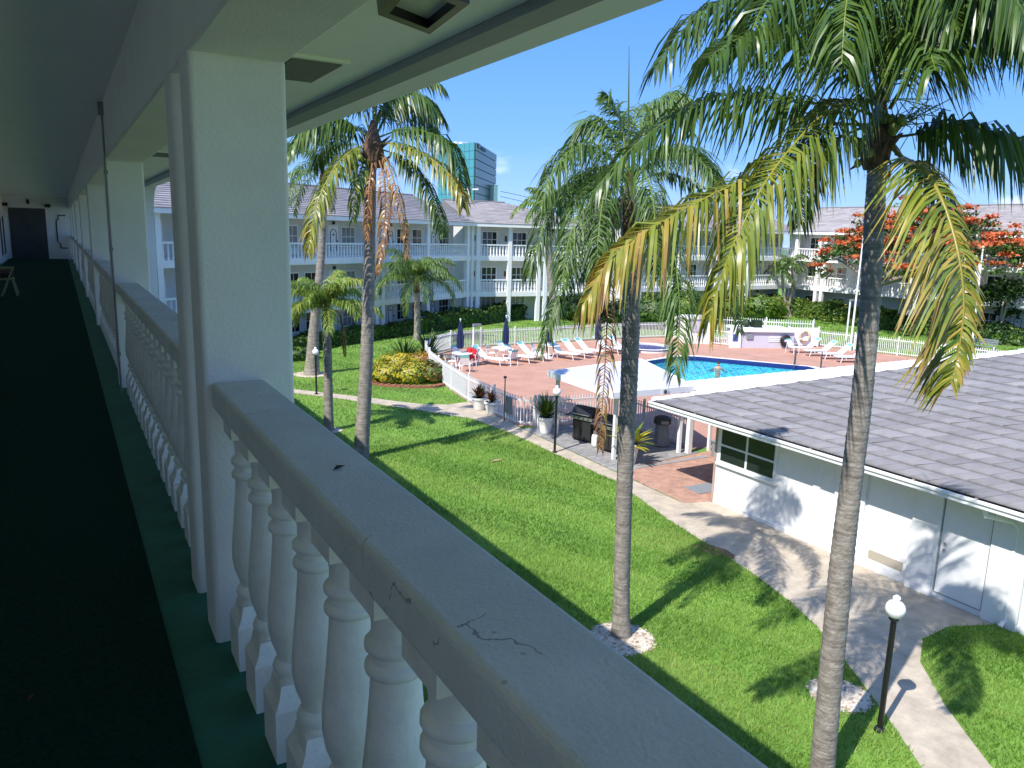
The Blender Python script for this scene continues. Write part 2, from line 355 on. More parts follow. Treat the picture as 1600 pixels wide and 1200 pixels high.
# ------------------------------------------------------------------ ground layout (plan polygons)
pool = [(21.55, 26.9), (21.9, 32.75), (24, 33.35), (32.2, 35.35), (33.1, 35.35), (33.8, 34.8), (37.4, 29.6), (37.2, 28.7)]
deckpoly = [(14.6, 24.3), (14.62, 26.4), (14.8, 29.3), (15.35, 32.7), (16.1, 36.0), (17.1, 38.9), (18.6, 41.3), (20.6, 42.9), (23, 43.5), (28.3, 43.5), (33, 43.9), (38, 43.5),
            (42, 40), (46, 36.2), (47.9, 29.2), (49, 20), (49, 16.5), (19.3, 16.5), (19.3, 18.9), (18.4, 19.1), (18.4, 23.6), (15.3, 23.9)]
gl_ = [(462, 615), (515, 621), (577, 630), (640, 639), (740, 655), (800, 678), (860, 706), (910, 729), (960, 752), (1000, 780), (1045, 813), (1085, 838), (1130, 866), (1180, 899), (1230, 937), (1275, 978), (1320, 1032), (1360, 1085), (1400, 1140), (1440, 1200)]
pl = [tuple(g(*p)[:2]) for p in gl_]
walk = [(5.2, 39.0), (8.4, 34.4)]+pl+[(9.0, 4.0), (7.4, 1.6), (5.0, -2.5), (3, -8), (4.6, -8.6), (6.6, -3.2), (8.7, .9), (10.0, 3.3), (10.8, 4.85), (11.6, 5.95), (12.5, 6.95), (13.3, 7.4), (14.2, 7.45), (15.15, 7.05),
        (15.15, 15.0), (14.35, 15.1), (14.4, 18.2), (14.5, 23.9), (14.62, 24.7), (14.62, 26.4), (14.78, 28.8)]+[tuple(g(*p)[:2]) for p in [(722, 629), (700, 632.5), (660, 631.5), (620, 627), (580, 622), (515, 614.5), (462, 608.5)]]+[(8.0, 36.2), (5.6, 39.6)]
patio = [(14.42, 18.2), (18.35, 18.6), (18.35, 23.55), (15.25, 23.85), (14.52, 23.9)]
brickp = [(14.37, 15.0), (15.15, 14.75), (19.2, 14.75), (19.2, 18.68), (18.35, 18.58), (14.42, 18.18)]
big = [(-250, -150), (600, -150), (600, 600), (-250, 600)]
kind(sheet('ground', big, 0, 'lawnbase', [pool[::-1]]), 'structure')
kind(sheet('path', walk, .008, 'concrete'), 'structure')
kind(sheet('pool_deck', deckpoly, .012, 'deck', [pool[::-1]]), 'structure')
kind(sheet('patio', patio, .016, 'greypave'), 'structure')
kind(sheet('brick_paving', brickp, .012, 'brickpave'), 'structure')
# patio border of darker stone, coping round the pool, basin and water
mb = MB(); mb.box(14.44, 18.3, 18.05, 18.25, .0, .03); b_ = kind(mb.build('patio_border', 'paver'), 'structure')
pc = np.mean(pool, 0)
def offset(poly, d): return [tuple(np.array(p)+nrm(np.array(p)-pc)*d) for p in poly]
kind(sheet('pool_coping', offset(pool, .42), .045, 'coping', [offset(pool, -.03)[::-1]]), 'structure')
mb = MB(); n = len(pool); ip = offset(pool, -.03)
for i in range(n):
    a, b = ip[i], ip[(i+1) % n]
    mb.add([(a[0], a[1], -.22), (b[0], b[1], -.22), (b[0], b[1], .045), (a[0], a[1], .045)], [(0, 1, 2, 3)])
kind(mb.build('pool_tile_band', 'tileblue'), 'structure')
mb = MB()
for i in range(n):
    a, b = pool[i], pool[(i+1) % n]
    mb.add([(a[0], a[1], -1.4), (b[0], b[1], -1.4), (b[0], b[1], .0), (a[0], a[1], .0)], [(0, 1, 2, 3)])
mb.add([(p[0], p[1], -1.4) for p in pool], [tuple(range(n))])
kind(mb.build('pool_basin', 'basin'), 'structure')
kind(sheet('pool_water', pool, -.10, 'water'), 'structure')
# ------------------------------------------------------------------ lawn blades
rocks = [((8.3, 10.0), .62), ((10.35, 6.95), .5), ((7.95, 26.6), .5), ((10.44, 37.7), .9), ((61.5, 51.6), 1), ((61.6, 31.7), 1.3)]
lawn_out = [walk, deckpoly, brickp, patio, [(15.15, -12), (40, -12), (40, 18.9), (15.15, 18.9)]]
bedc = np.array([14.1, 35.3])
P_ = []
for (y0, y1, x0, x1, dens, h, wd) in ((-2, 14, .9, 16, 1000, .085, .0085), (14, 24, .9, 15, 560, .085, .012), (24, 44, .9, 20, 210, .075, .017), (34, 60, 6, 44, 45, .09, .035), (20, 52, 44, 63, 28, .10, .05)):
    n = int((y1-y0)*(x1-x0)*dens)
    p = np.stack([rng.uniform(x0, x1, n), rng.uniform(y0, y1, n)], 1)
    if dens == 45: p = p[~((p[:, 1] < 44) & (p[:, 0] < 20))]
    keep = np.ones(len(p), bool)
    for q in lawn_out: keep &= ~inpoly(p, q)
    for c, r in rocks: keep &= np.hypot(p[:, 0]-c[0], p[:, 1]-c[1]) > r*(.85+.2*rng.random(len(p)))
    p = p[keep]; P_.append(np.column_stack([p, np.full(len(p), h), np.full(len(p), wd)]))
P_ = np.concatenate(P_); n = len(P_)
az = rng.uniform(0, 2*pi, n); hh = P_[:, 2]*rng.uniform(.5, 1.25, n); ln = hh*rng.uniform(.2, 1.0, n); wd = P_[:, 3]; fz = rng.uniform(0, 2*pi, n)
B0 = np.column_stack([P_[:, 0]-cos(0)*np.cos(fz)*wd, P_[:, 1]-np.sin(fz)*wd, np.zeros(n)])
B1 = np.column_stack([P_[:, 0]+np.cos(fz)*wd, P_[:, 1]+np.sin(fz)*wd, np.zeros(n)])
TP = np.column_stack([P_[:, 0]+np.cos(az)*ln, P_[:, 1]+np.sin(az)*ln, hh])
V = np.stack([B0, B1, TP], 1).reshape(-1, 3)
pt = .5+.22*np.sin(P_[:, 0]*.9+np.sin(P_[:, 1]*.7)*1.6)*np.sin(P_[:, 1]*.55+P_[:, 0]*.3)
# mown lanes run along the lawn
lane = .20*np.sign(np.sin((P_[:, 0]*.9+P_[:, 1]*.42)*2.4))
T = np.clip(pt*.9+lane+rng.normal(0, .15, n), 0, 1)
kind(np_mesh('grass', V, np.arange(3*n).reshape(n, 3), 'grass', T), 'stuff')
print('grass blades', n)
# pebble rings round the palm trunks
kind(sheet('bare_soil', [(12.45, 12.3), (12.55, 12.65), (12.9, 12.5), (13.05, 12.1), (12.98, 11.75), (12.8, 11.6), (12.6, 11.9)], .012, 'mulch'), 'structure')
V = []; Fq = []; T = []
for (c, r), nn in zip(rocks, (420, 330, 160, 160, 60, 60)):
    for i in range(nn):
        a = rnd.uniform(0, 2*pi); q = r*math.sqrt(rnd.random()); s = rnd.uniform(.018, .05)*(1 if r < .8 else 1.6)
        o = len(V); x, y = c[0]+q*cos(a), c[1]+q*sin(a); b = rnd.uniform(0, 6)
        for k_ in range(5): V.append((x+s*cos(b+k_*1.257)*rnd.uniform(.8, 1.2), y+s*.8*sin(b+k_*1.257), .012))
        V.append((x+.2*s, y, .012+s*.4)); tt = rnd.random()
        for k_ in range(5): Fq.append((o+k_, o+(k_+1) % 5, o+5)); T.append(tt)
kind(np_mesh('pebbles', V, Fq, 'pebble', T), 'stuff')
for c, r in rocks[:4]:
    pts = [(c[0]+r*.97*cos(a)*rnd.uniform(.9, 1.05), c[1]+r*.97*sin(a)*rnd.uniform(.9, 1.05)) for a in np.linspace(0, 2*pi, 18)[:-1]]
    kind(sheet('tree_ring_soil', pts, .01 if r < .45 or r > .5 else .013, 'shell'), 'structure')
# ------------------------------------------------------------------ the gallery we stand in
G = thing('gallery_building', 'white stucco gallery building in the foreground with baluster rail, square piers and low ceiling', 'building', (0, 0, 0))
Y0, Y1 = -3.2, 40.8
mb = MB(); mb.box(-2.05, .80, Y0, Y1, 5.25, 5.5); mb.build('walkway_floor', 'greenfloor', G)
mb = MB(); mb.box(-9, 2.4, -11, Y0, 5.2, 5.49); mb.build('added_bounce_landing', 'concrete', G)  # unseen slab behind the camera, added to bounce sunlight onto ceiling and piers
mb = MB(); mb.box(-2.05, .43, Y0, Y1, 8.25, 8.32); mb.build('ceiling', 'ceil', G)
mb = MB(); mb.box(.43, .77, Y0, Y1, 7.75, 8.30); bevel(mb.build('beam', 'stucco', G), .012)
mb = MB(); mb.box(.77, 1.66, Y0, Y1, 7.98, 8.02); mb.build('soffit', 'ceil', G)
mb = MB()
for x0, x1, z0, z1 in ((1.52, 1.60, 7.94, 7.98), (1.60, 1.70, 7.955, 7.985)): mb.box(x0, x1, Y0, 20.3, z0, z1)
bevel(mb.build('soffit_moulding', 'grey', G), .01)
mb = MB(); mb.box(1.70, 1.94, Y0, 20.3, 7.985, 8.02); mb.box(1.90, 1.97, Y0, 20.3, 8.0, 8.19); mb.box(1.60, 1.90, Y0, 20.3, 8.02, 8.338); bevel(mb.build('gutter', 'ceil', G), .012)
mb = MB(); mb.hexa([(-12, Y0, 8.34), (1.80, Y0, 8.34), (1.80, Y1, 8.34), (-12, Y1, 8.34), (-12, Y0, 9.8), (1.80, Y0, 8.39), (1.80, Y1, 8.39), (-12, Y1, 9.8)]); mb.build('roof', 'shingle', G)
mb = MB(); mb.box(-12, -2.05, Y0, Y1+3, 0, 8.33); mb.build('inner_wall', 'innerwall', G)
mb = MB(); mb.box(-2.05, 1.2, Y1, Y1+3, 0, 8.32); mb.build('end_wall', 'paint', G)
mb = MB(); mb.box(-2.05, .80, Y0, Y1, 2.55, 2.75); mb.build('lower_floor_slab', 'wingpaint', G)
mb = MB(); mb.box(-1.86, -.47, Y1-.03, Y1+.01, 5.5, 7.72); mb.build('end_door', 'greydoor', G)
mb = MB(); pts = [(.02, 6.0), (.02, 6.2), (-.08, 6.3), (-.08, 7.2), (.02, 7.3), (.02, 7.45), (.3, 7.45)]
mb.tube([(x, Y1-.02, z) for x, z in pts], .025, 5); mb.tube([(x, Y1-.02, z) for x, z in [(.02, 6.0), (.3, 6.0)]], .025, 5); mb.build('wall_scroll', 'black', G)
mb = MB()
for x in (-.35, -1.95): mb.box(x-.12, x+.10, Y1-.22, Y1-.02, 7.78, 7.92)
mb.box(-1.15, -1.05, Y1-.1, Y1, 7.9, 8.1); mb.build('wall_lantern', 'black', G)
for y in (33.2, 26.5):
    o = MB().box(-2.08, -2.02, y, y+1.5, 6.4, 7.6).build('window', 'paint', G)
    q = MB()
    for a in (0, 1):
        for z in (6.46, 7.03): q.box(-2.03, -2.012, y+.07+.7*a, y+.07+.7*a+.64, z, z+.5)
    q.build('pane', 'darkglass', o)
for y in (36.6, 38.4):
    o = MB().box(-2.07, -2.01, y, y+.9, 5.5, 7.55).build('door', 'paint', G)
    q = MB(); q.tube([(-2.0, y+.15, 5.8)]+[(-2.0, y+.45-.3*cos(a), 7.1+.25*sin(a)) for a in np.linspace(0, pi, 9)]+[(-2.0, y+.75, 5.8), (-2.0, y+.15, 5.8)], .018, 5); q.build('arched_trim', 'black', o)
# piers, rails, balusters
def pier(y0, y1, x1=.77):
    mb = MB(); mb.box(.43, x1, y0, y1, 0, 7.76); bevel(mb.build('pier', 'stucco', G), .018, 3)
piers = [(-3.1, -2.78), (3.03, 3.26), (3.52, 3.72), (8.66, 8.98), (14.3, 14.62), (19.95, 20.3), (25.6, 25.95), (31.2, 31.55), (36.8, 37.15)]
for y0, y1 in piers: pier(y0, y1)
BAL = [(.072, .03), (.086, .05), (.086, .075), (.066, .10)]
def baluster_mb(mb, x, y, n=14, z0=5.5, H=.975):
    b = .083
    mb.rbox(x, y, z0, z0+.17, 2*b, 2*b); mb.rbox(x, y, z0+.17, z0+.205, 2*b, 2*b, 0, .78)
    mb.rbox(x, y, z0+.205, z0+.245, 1.56*b, 1.56*b, 0, .88)
    pr = [(.050, .243), (.050, .262), (.063, .27), (.068, .285), (.063, .30), (.052, .312), (.056, .335), (.070, .375), (.0775, .42), (.0765, .47), (.071, .53), (.063, .61), (.0565, .69), (.054, .735),
          (.062, .738), (.0665, .745), (.0665, .757), (.062, .763), (.0555, .767), (.0555, .785), (.061, .788), (.0665, .795), (.0665, .808), (.061, .815), (.053, .82), (.052, .85), (.056, .875), (.066, .895), (.068, .902)]
    mb.lathe([(r, z) for r, z in pr], (x, y, z0), n)
    mb.rbox(x, y, z0+.90, z0+H+.01, .15, .15)
nb = 0; far_mb = MB()
segs = [(-2.78, 3.03), (3.72, 8.66), (8.98, 14.3), (14.62, 19.95), (20.3, 25.6), (25.95, 31.2), (31.55, 36.8), (37.15, 40.8)]
for y0, y1 in segs:
    mb = MB(); mb.box(.455, .655, y0, y1, 6.47, 6.57); rl = bevel(mb.build('hand_rail', 'rail', G), .014, 3)
    n = int((y1-y0-.1)/.295); st = (y1-y0)/(n+.0) if n else 1
    for i in range(n):
        y = y1-.17-i*.292 if y1 < 3.1 else y0+.16+i*.295
        if y < y0+.05 or y > y1-.05: continue
        if -1.5 < y < 20 and nb < 64:
            q = MB(); baluster_mb(q, .553, y, 20 if y < 5 else 12); nb += 1
            o = q.build('baluster', 'cast', rl, smooth=True)
            m_ = o.modifiers.new('split', 'EDGE_SPLIT'); m_.split_angle = R(38)
        elif y > 0: baluster_mb(far_mb, .553, y, 8)
        else: baluster_mb(far_mb, .553, y, 8)
kind(far_mb.build('distant_balusters', 'cast', G), 'stuff')
# white end pilaster with an arched bracket at the far end of the eave
mb = MB(); mb.box(1.74, 1.96, 20.32, 20.62, 0, 8.0)
for a0, a1 in zip(np.linspace(0, pi/2, 9)[:-1], np.linspace(0, pi/2, 9)[1:]):
    r = 1.0; c = (19.32, 6.98)
    p0, p1 = (c[0]+r*cos(a0), c[1]+r*sin(a0)), (c[0]+r*cos(a1), c[1]+r*sin(a1))
    mb.hexa([(1.74, p0[0], p0[1]), (1.96, p0[0], p0[1]), (1.96, p1[0], p1[1]), (1.74, p1[0], p1[1]), (1.74, 20.32, p0[1]), (1.96, 20.32, p0[1]), (1.96, 20.32, p1[1]+.004), (1.74, 20.32, p1[1]+.004)])
mb.build('end_pilaster', 'wingpaint', G)
o = MB().box(-1.95, .262, Y0, Y1-.05, 5.504, 5.512).build('carpet_runner', 'carpet'); tag(o, 'dark green outdoor carpet runner laid along the shaded gallery floor', 'carpet')
# conduit, vents, lantern
mb = MB(); mb.tube([(.415, 8.25, 5.5), (.415, 8.25, 8.15)], .009, 8); mb.box(.385, .43, 8.215, 8.285, 8.12, 8.23)
for z in (5.9, 6.9, 7.6): mb.box(.40, .43, 8.215, 8.285, z, z+.03)
tag(mb.build('conduit', 'paver', loc=(.415, 8.25, 5.5)), 'thin dark conduit rising from floor to ceiling beside the rail', 'conduit')
def vent(y, label):
    t = thing('soffit_vent', label, 'vent', (1.16, y, 7.98), 0, 'vents in the soffit')
    mb = MB(); mb.box(1.0, 1.32, y, y+.62, 7.962, 7.979)
    mb.build('frame', 'ceil', t)
    mb = MB(); mb.box(1.035, 1.285, y+.035, y+.585, 7.955, 7.961); mb.build('screen', 'vent', t)
vent(3.93, 'grey louvred vent in the soffit close above the near pier'); vent(9.9, 'small far soffit vent seen between the two piers')
t = thing('ceiling_lantern', 'black framed square lantern with frosted glass under the soffit at the top edge', 'lantern', (1.04, 2.25, 7.98))
lq = [(.95, 2.55), (1.19, 2.68), (1.14, 2.27), (.89, 2.16)]; lc = np.mean(lq, 0)
mb = MB(); n = 4
for i in range(4):
    a_, b_ = np.array(lq[i]), np.array(lq[(i+1) % 4]); ai, bi = a_+(lc-a_)*.26, b_+(lc-b_)*.26; ao, bo = lc+(a_-lc)*1.12, lc+(b_-lc)*1.12
    mb.hexa([(*ai, 7.84), (*bi, 7.84), (*b_, 7.84), (*a_, 7.84), (*ai, 7.978), (*bi, 7.978), (*bo, 7.978), (*ao, 7.978)])
mb.build('frame', 'dark', t)
MB().prism([tuple(np.array(p)+(lc-np.array(p))*.27) for p in lq][::-1], 7.87, 7.89).build('glass', 'lampglass', t)
# garden chair with clothes at the far left
t = thing('garden_chair', 'pale green plastic garden chair holding dark patterned clothes far down the gallery', 'chair', (-1.19, 20.6, 5.5))
mb = MB(); mb.rbox(-1.2, 20.6, 5.86, 5.9, .5, .5); mb.hexa([(-1.44, 20.35, 5.9), (-1.40, 20.35, 5.9), (-1.40, 20.85, 5.9), (-1.44, 20.85, 5.9), (-1.54, 20.35, 6.35), (-1.50, 20.35, 6.35), (-1.50, 20.85, 6.35), (-1.54, 20.85, 6.35)]); mb.build('seat', 'sack', t)
for sx, sy in ((-1, -1), (1, -1), (1, 1), (-1, 1)):
    MB().tube([(-1.2+sx*.22, 20.6+sy*.22, 5.88), (-1.2+sx*.30, 20.6+sy*.28, 5.5)], .02, 6).build('leg', 'sack', t)
for sy in (-1, 1): MB().tube([(-1.5, 20.6+sy*.27, 6.12), (-.95, 20.6+sy*.27, 6.12), (-1.2, 20.6+sy*.27, 5.5)], .025, 6).build('armrest', 'sack', t)
mb = MB()
for i in range(9): mb.ball((-1.2+rnd.uniform(-.16, .16), 20.6+rnd.uniform(-.17, .17), 5.94+rnd.uniform(0, .1)), rnd.uniform(.09, .14), 10, .6)
tag(mb.build('clothes', 'plaid', loc=(-1.2, 20.6, 5.9), smooth=True), 'heap of dark patterned clothes on the green chair', 'clothes')
# ------------------------------------------------------------------ tiled roofs (every course a real step)
def tiled(a, b, c, d, rows, tw, lift, seed, clip=None):
    """a,b eave ends, d,c ridge ends (above a, b)"""
    a, b, c, d = [np.asarray(p, float) for p in (a, b, c, d)]; r = np.random.default_rng(seed)
    V = []; Q = []; T = []; nrmv = nrm(np.cross(b-a, d-a)); nrmv = nrmv*np.sign(nrmv[2])
    for i in range(rows):
        t0, t1 = i/rows, min(1, (i+1.06)/rows)
        l0, l1 = a+(d-a)*t0, a+(d-a)*t1; r0, r1 = b+(c-b)*t0, b+(c-b)*t1
        n = max(1, int(np.linalg.norm(r0-l0)/tw)); off = (i % 2)*.5
        ed = [0]+[(k+off)/n for k in range(1 if off == 0 else 0, n) if 0 < (k+off)/n < 1]+[1]
        for u0, u1 in zip(ed[:-1], ed[1:]):
            g_ = .012*tw/np.linalg.norm(r0-l0)
            p = [l0+(r0-l0)*u0, l0+(r0-l0)*(u1-g_), l1+(r1-l1)*(u1-g_), l1+(r1-l1)*u0]
            h = lift*r.uniform(.85, 1.15); p = [p[0]+nrmv*h, p[1]+nrmv*h, p[2]+nrmv*.004, p[3]+nrmv*.004]
            o = len(V); V += p+[p[0]-nrmv*h, p[1]-nrmv*h]; t = float(np.clip(r.normal(.5, .13), 0, 1))
            Q += [(o, o+1, o+2, o+3), (o+4, o+5, o+1, o)]; T += [t, t*.8]
    return V, Q, T
# ------------------------------------------------------------------ courtyard wings
def wing(label, P, Q, z2, z3, rail, eave, ridge, stations, feats, rd=6.0, endhip=0, starthip=0, gd=1.7, paint='wingpaint', rail_r=None):
    P = np.array(P, float); Q = np.array(Q, float); Ln = np.linalg.norm(Q-P); u = (Q-P)/Ln; nn = np.array([-u[1], u[0]])
    if nn@(-P) > 0: nn = -nn           # nn points away from the courtyard
    def p(a, b, z): q = P+u*a+nn*b; return (q[0], q[1], z)
    flip = (u[0]*nn[1]-u[1]*nn[0]) < 0
    def ob(mb, a0, a1, b0, b1, z0, z1):
        c = [p(a0, b0, z0), p(a1, b0, z0), p(a1, b1, z0), p(a0, b1, z0), p(a0, b0, z1), p(a1, b0, z1), p(a1, b1, z1), p(a0, b1, z1)]
        if flip: c = [c[i] for i in (3, 2, 1, 0, 7, 6, 5, 4)]
        mb.hexa(c)
    t = thing('apartment_wing', label, 'building', (P[0], P[1], 0), 0, 'apartment wings round the courtyard')
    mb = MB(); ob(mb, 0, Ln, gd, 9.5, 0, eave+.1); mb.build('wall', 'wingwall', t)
    for zb, th in ((z2, .38), (z3, .38)):
        mb = MB(); ob(mb, 0, Ln, -.05, gd-.004, zb, zb+th); mb.build('floor_slab', paint, t)
    mb = MB(); ob(mb, -.1, Ln+.1, -.42, gd-.004, eave-.02, eave+.06); ob(mb, -.1, Ln+.1, -.47, -.36, eave-.06, eave+.24); mb.build('fascia', paint, t)
    e0, e1 = p(-.2-(0), -.5, eave+.2), p(Ln+.2, -.5, eave+.2); r0, r1 = p(starthip-.2, rd, ridge), p(Ln+.2-endhip, rd, ridge)
    V, Qd, T = tiled(e0, e1, r1, r0, 17, .9, .035, int(Ln*10))
    rf = np_mesh('roof', V, Qd, 'shingle', T, t)
    mb = MB(); mb.add([p(-.2, -.4, eave+.18), p(Ln+.2, -.4, eave+.18), r1, r0, p(-.2, 10, eave+.2), p(Ln+.2, 10, eave+.2)], [(0, 1, 2, 3), (5, 4, 3, 2), (1, 5, 2), (4, 0, 3)]); mb.build('roof_deck', 'shingle', t)
    mb = MB(); mb.tube([np.array(r0)+[0, 0, .03], np.array(r1)+[0, 0, .03]], .09, 6); mb.build('ridge_cap', 'shingle', rf)
    xs = []
    for s_, dbl in stations:
        for dd in ((-.32, .32) if dbl else (0,)):
            mb = MB(); ob(mb, s_+dd-.16, s_+dd+.16, -.09, .22, 0, eave-.02); mb.build('column', paint, t)
        xs.append((s_-(.48 if dbl else .16), s_+(.48 if dbl else .16)))
    zfl = [0.05, z2+.38, z3+.38]
    for (l, r) in zip(xs[:-1], xs[1:]):
        a0, a1 = l[1], r[0]; w_ = a1-a0
        if w_ < .4: continue
        for k, zf in enumerate(zfl):
            if k:
                mb = MB(); zr = rail[k-1]
                ob(mb, a0, a1, 0, .16, zr-.10, zr)
                n = int(w_/.27)
                for i in range(n):
                    aa = a0+(i+.5)*w_/n; q = P+u*aa+nn*.08; h = zr-.10-zf
                    mb.lathe([(.075, 0), (.075, .16*h), (.04, .2*h), (.068, .36*h), (.035, .74*h), (.055, .80*h), (.035, .86*h), (.06, h)], (q[0], q[1], zf), 6, .5)
                mb.build('balustrade', paint, t)
            for f, wd_, kd in feats:
                if f == feats[0][0]: busy = []
                fa = min(max(a0+f*w_, a0+wd_/2+.12), a1-wd_/2-.12)
                if any(abs(fa-q_) < (wd_+w2)/2+.08 for q_, w2 in busy): continue
                busy.append((fa, wd_))
                if kd == 'w':
                    o = MB(); ob(o, fa-wd_/2-.07, fa+wd_/2+.07, gd-.05, gd+.02, zf+.62, zf+1.98); o = o.build('window', paint, t)
                    q = MB(); nx = 2 if wd_ < 1.2 else 3
                    for i in range(nx):
                        for j in range(2):
                            s0 = fa-wd_/2+i*wd_/nx; ob(q, s0+.03, s0+wd_/nx-.03, gd-.062, gd-.052, zf+.70+j*.62, zf+1.27+j*.62)
                    q.build('pane', 'blind' if rnd.random() < .3 else 'darkglass', o)
                    if rnd.random() < .35:
                        q = MB(); ob(q, fa-.32, fa+.32, gd-.32, gd-.06, zf+.18, zf+.58); q.build('air_conditioner', 'wingpaint', t)
                elif kd == 'd':
                    o = MB(); ob(o, fa-.45, fa+.45, gd-.035, gd+.02, zf, zf+2.02); o = o.build('door', paint, t)
                    q = MB(); B_ = gd-.05
                    pth = [p(fa-.27, B_, zf+.35), p(fa-.27, B_, zf+1.5)]+[p(fa-.27*cos(a), B_, zf+1.5+.27*sin(a)) for a in np.linspace(.2, pi-.2, 7)]+[p(fa+.27, B_, zf+1.5), p(fa+.27, B_, zf+.35), p(fa-.27, B_, zf+.35)]
                    q.tube(pth, .022, 4); q.ball(p(fa, B_, zf+1.42), .06, 6); q.ball(p(fa+.36, B_, zf+1.0), .05, 6); q.build('arched_trim', 'black', o)
                    q = MB(); ob(q, fa-.07, fa+.07, gd-.16, gd-.04, zf+2.08, zf+2.28); q.build('door_lantern', 'black', o)
                elif kd == 's':
                    o = MB(); ob(o, fa-.14, fa+.14, gd-.03, gd+.02, zf+1.15, zf+1.6); o.build('wall_plaque', 'husk', t)
                elif kd == 'l':
                    o = MB(); ob(o, fa-.03, fa+.03, gd-.04, gd+.02, zf, zf+2.3); o.build('downpipe', 'lilac', t)
    return t, P, u, nn, p
FE = [(.05, 1.1, 'w'), (.95, 1.25, 'w'), (.34, .9, 'd'), (.56, .9, 'd'), (.45, .1, 'l')]
FE2 = [(.12, .3, 's'), (.30, .9, 'd'), (.62, 1.3, 'w')]
A0 = np.array([1.8, 40.85]); A1 = np.array([28.35, 55.55]); La = np.linalg.norm(A1-A0); ua = (A1-A0)/La
def st(px_, P, u, z, py):   # station of a picture column along a wing
    q = plane_xy(px_, py, P, u); return (q-P)@u
def plane_xy(x, y, P, u):
    r = ray(x, y); n = np.array([-u[1], u[0], 0]); t = ((np.array([P[0], P[1], 0])-CAM)@n)/(r@n); return (CAM+r*t)[:2]
sA = [(st(x, A0, ua, 0, 470), d) for x, d in ((252, 0), (330, 1), (440, 0), (502, 0), (593, 1), (668, 0))]
wing('bluish white three storey wing left of the pool with baluster rails and lilac shingle roof', A0, A1, 2.12, 5.03, (3.52, 6.34), 7.78, 10.1, [(0.2, 0)]+sA+[(La-.1, 1)], FE)
B0 = np.array([28.4, 55.62]); B1 = np.array([40.8, 54.6]); Lb = np.linalg.norm(B1-B0); ub = (B1-B0)/Lb
sB = [(st(x, B0, ub, 0, 450), d) for x, d in ((795, 0), (846, 1), (928, 0))]
wing('shorter bluish wing behind the feathery palm fronds, between the left wing and the far wing', B0, B1, 2.12, 5.03, (3.52, 6.34), 7.78, 9.9, [(.65, 0)]+sB, FE2, endhip=7)
C0 = np.array([42.5, 51.75]); C1 = np.array([63.4, 53.0]); Lc = np.linalg.norm(C1-C0)
wing('far white wing half hidden by palm fronds beyond the pump house', C0, C1, 2.6, 5.33, (3.98, 6.62), 8.0, 10.3, [(.2, 0), (4.75, 0), (9.3, 1), (14, 0), (Lc-.2, 1)], FE, paint='wingpaint')
D0 = np.array([62.82, 54.8]); D1 = np.array([63.3, 14]); Ld = np.linalg.norm(D1-D0); ud = (D1-D0)/Ld
sD = [(st(x, D0, ud, 0, 470), d) for x, d in ((1277, 1), (1425, 1), (1515, 0))]
wing('sunlit white wing at the right with bright baluster rails behind the flame tree', D0, D1, 2.62, 5.35, (3.97, 6.6), 8.0, 10.7, [(2.3, 0)]+sD+[(28.7, 1), (34.2, 0), (Ld-.3, 0)], FE)
# ------------------------------------------------------------------ far glass tower, neighbours, mast, power lines
def tower():
    z = 0; t0 = at(743, 222, 300); L0 = at(686, 222, 318); R0 = at(774, 240, 345)
    tp = t0[2]
    t = thing('office_tower', 'tall teal glass office tower with a grey side face behind the lilac roof', 'building', (t0[0], t0[1], 0))
    f = MB(); bk = L0[:2]+(R0[:2]-t0[:2])
    poly = [tuple(t0[:2]), tuple(R0[:2]), tuple(bk), tuple(L0[:2])]
    f.prism(poly, -2, tp-.3); f.build('core', 'towergrey', t)
    def face(a, b, nx, nz, name, m, gap, gz):
        q = MB(); a = np.array(a); b = np.array(b); d = nrm(b-a); n_ = np.array([d[1], -d[0]])
        if n_@(-a) < 0: n_ = -n_
        for i in range(nx):
            for j in range(nz):
                p0 = a+(b-a)*(i+gap)/nx; p1 = a+(b-a)*(i+1-gap)/nx; z0 = tp*(j+gz)/nz; z1 = tp*(j+1-gz)/nz
                o0, o1 = n_*.15, n_*.6
                q.hexa([(*(p0+o0), z0), (*(p1+o0), z0), (*(p1+o1), z0), (*(p0+o1), z0), (*(p0+o0), z1), (*(p1+o0), z1), (*(p1+o1), z1), (*(p0+o1), z1)])
        q.build(name, m, t)
    face(L0[:2], t0[:2], 8, 13, 'glass_face', 'towerglass', .03, .02)
    face(t0[:2], R0[:2], 10, 13, 'banded_face', 'towergrey', .004, .05)
    # dark emblem and line of raised lettering high on the grey face (too small to read)
    a, b = t0[:2], R0[:2]; d = nrm(b-a); n_ = np.array([d[1], -d[0]]); n_ = n_ if n_@(-a) > 0 else -n_
    q = MB(); l = np.linalg.norm(b-a)
    def blk(s0, s1, z0, z1):
        p0, p1 = a+d*s0*l+n_*.7, a+d*s1*l+n_*.7; q.hexa([(*p0, z0), (*p1, z0), (*(p1+n_*.3), z0), (*(p0+n_*.3), z0), (*p0, z1), (*p1, z1), (*(p1+n_*.3), z1), (*(p0+n_*.3), z1)])
    blk(.02, .12, tp-2.0, tp-.3)
    for i, s_ in enumerate(np.linspace(.18, .36, 7)): blk(s_, s_+.017, tp-1.9, tp-.9+.15*(i % 2))
    q.build('sign_letters', 'dark', t)
    q = MB(); c = (t0[:2]+L0[:2])/2; 
    for k in range(4): q.rbox(*(t0[:2]+(L0[:2]-t0[:2])*(.35+.15*k)+d*3), tp-.3, tp+.9+.3*(k % 2), 3, 2.5)
    q.build('roof_plant', 'canvaswhite', t)
tower()
a = at(777.5, 290, 330); t = thing('white_block', 'plain white block just right of the glass tower', 'building', (a[0], a[1], 0))
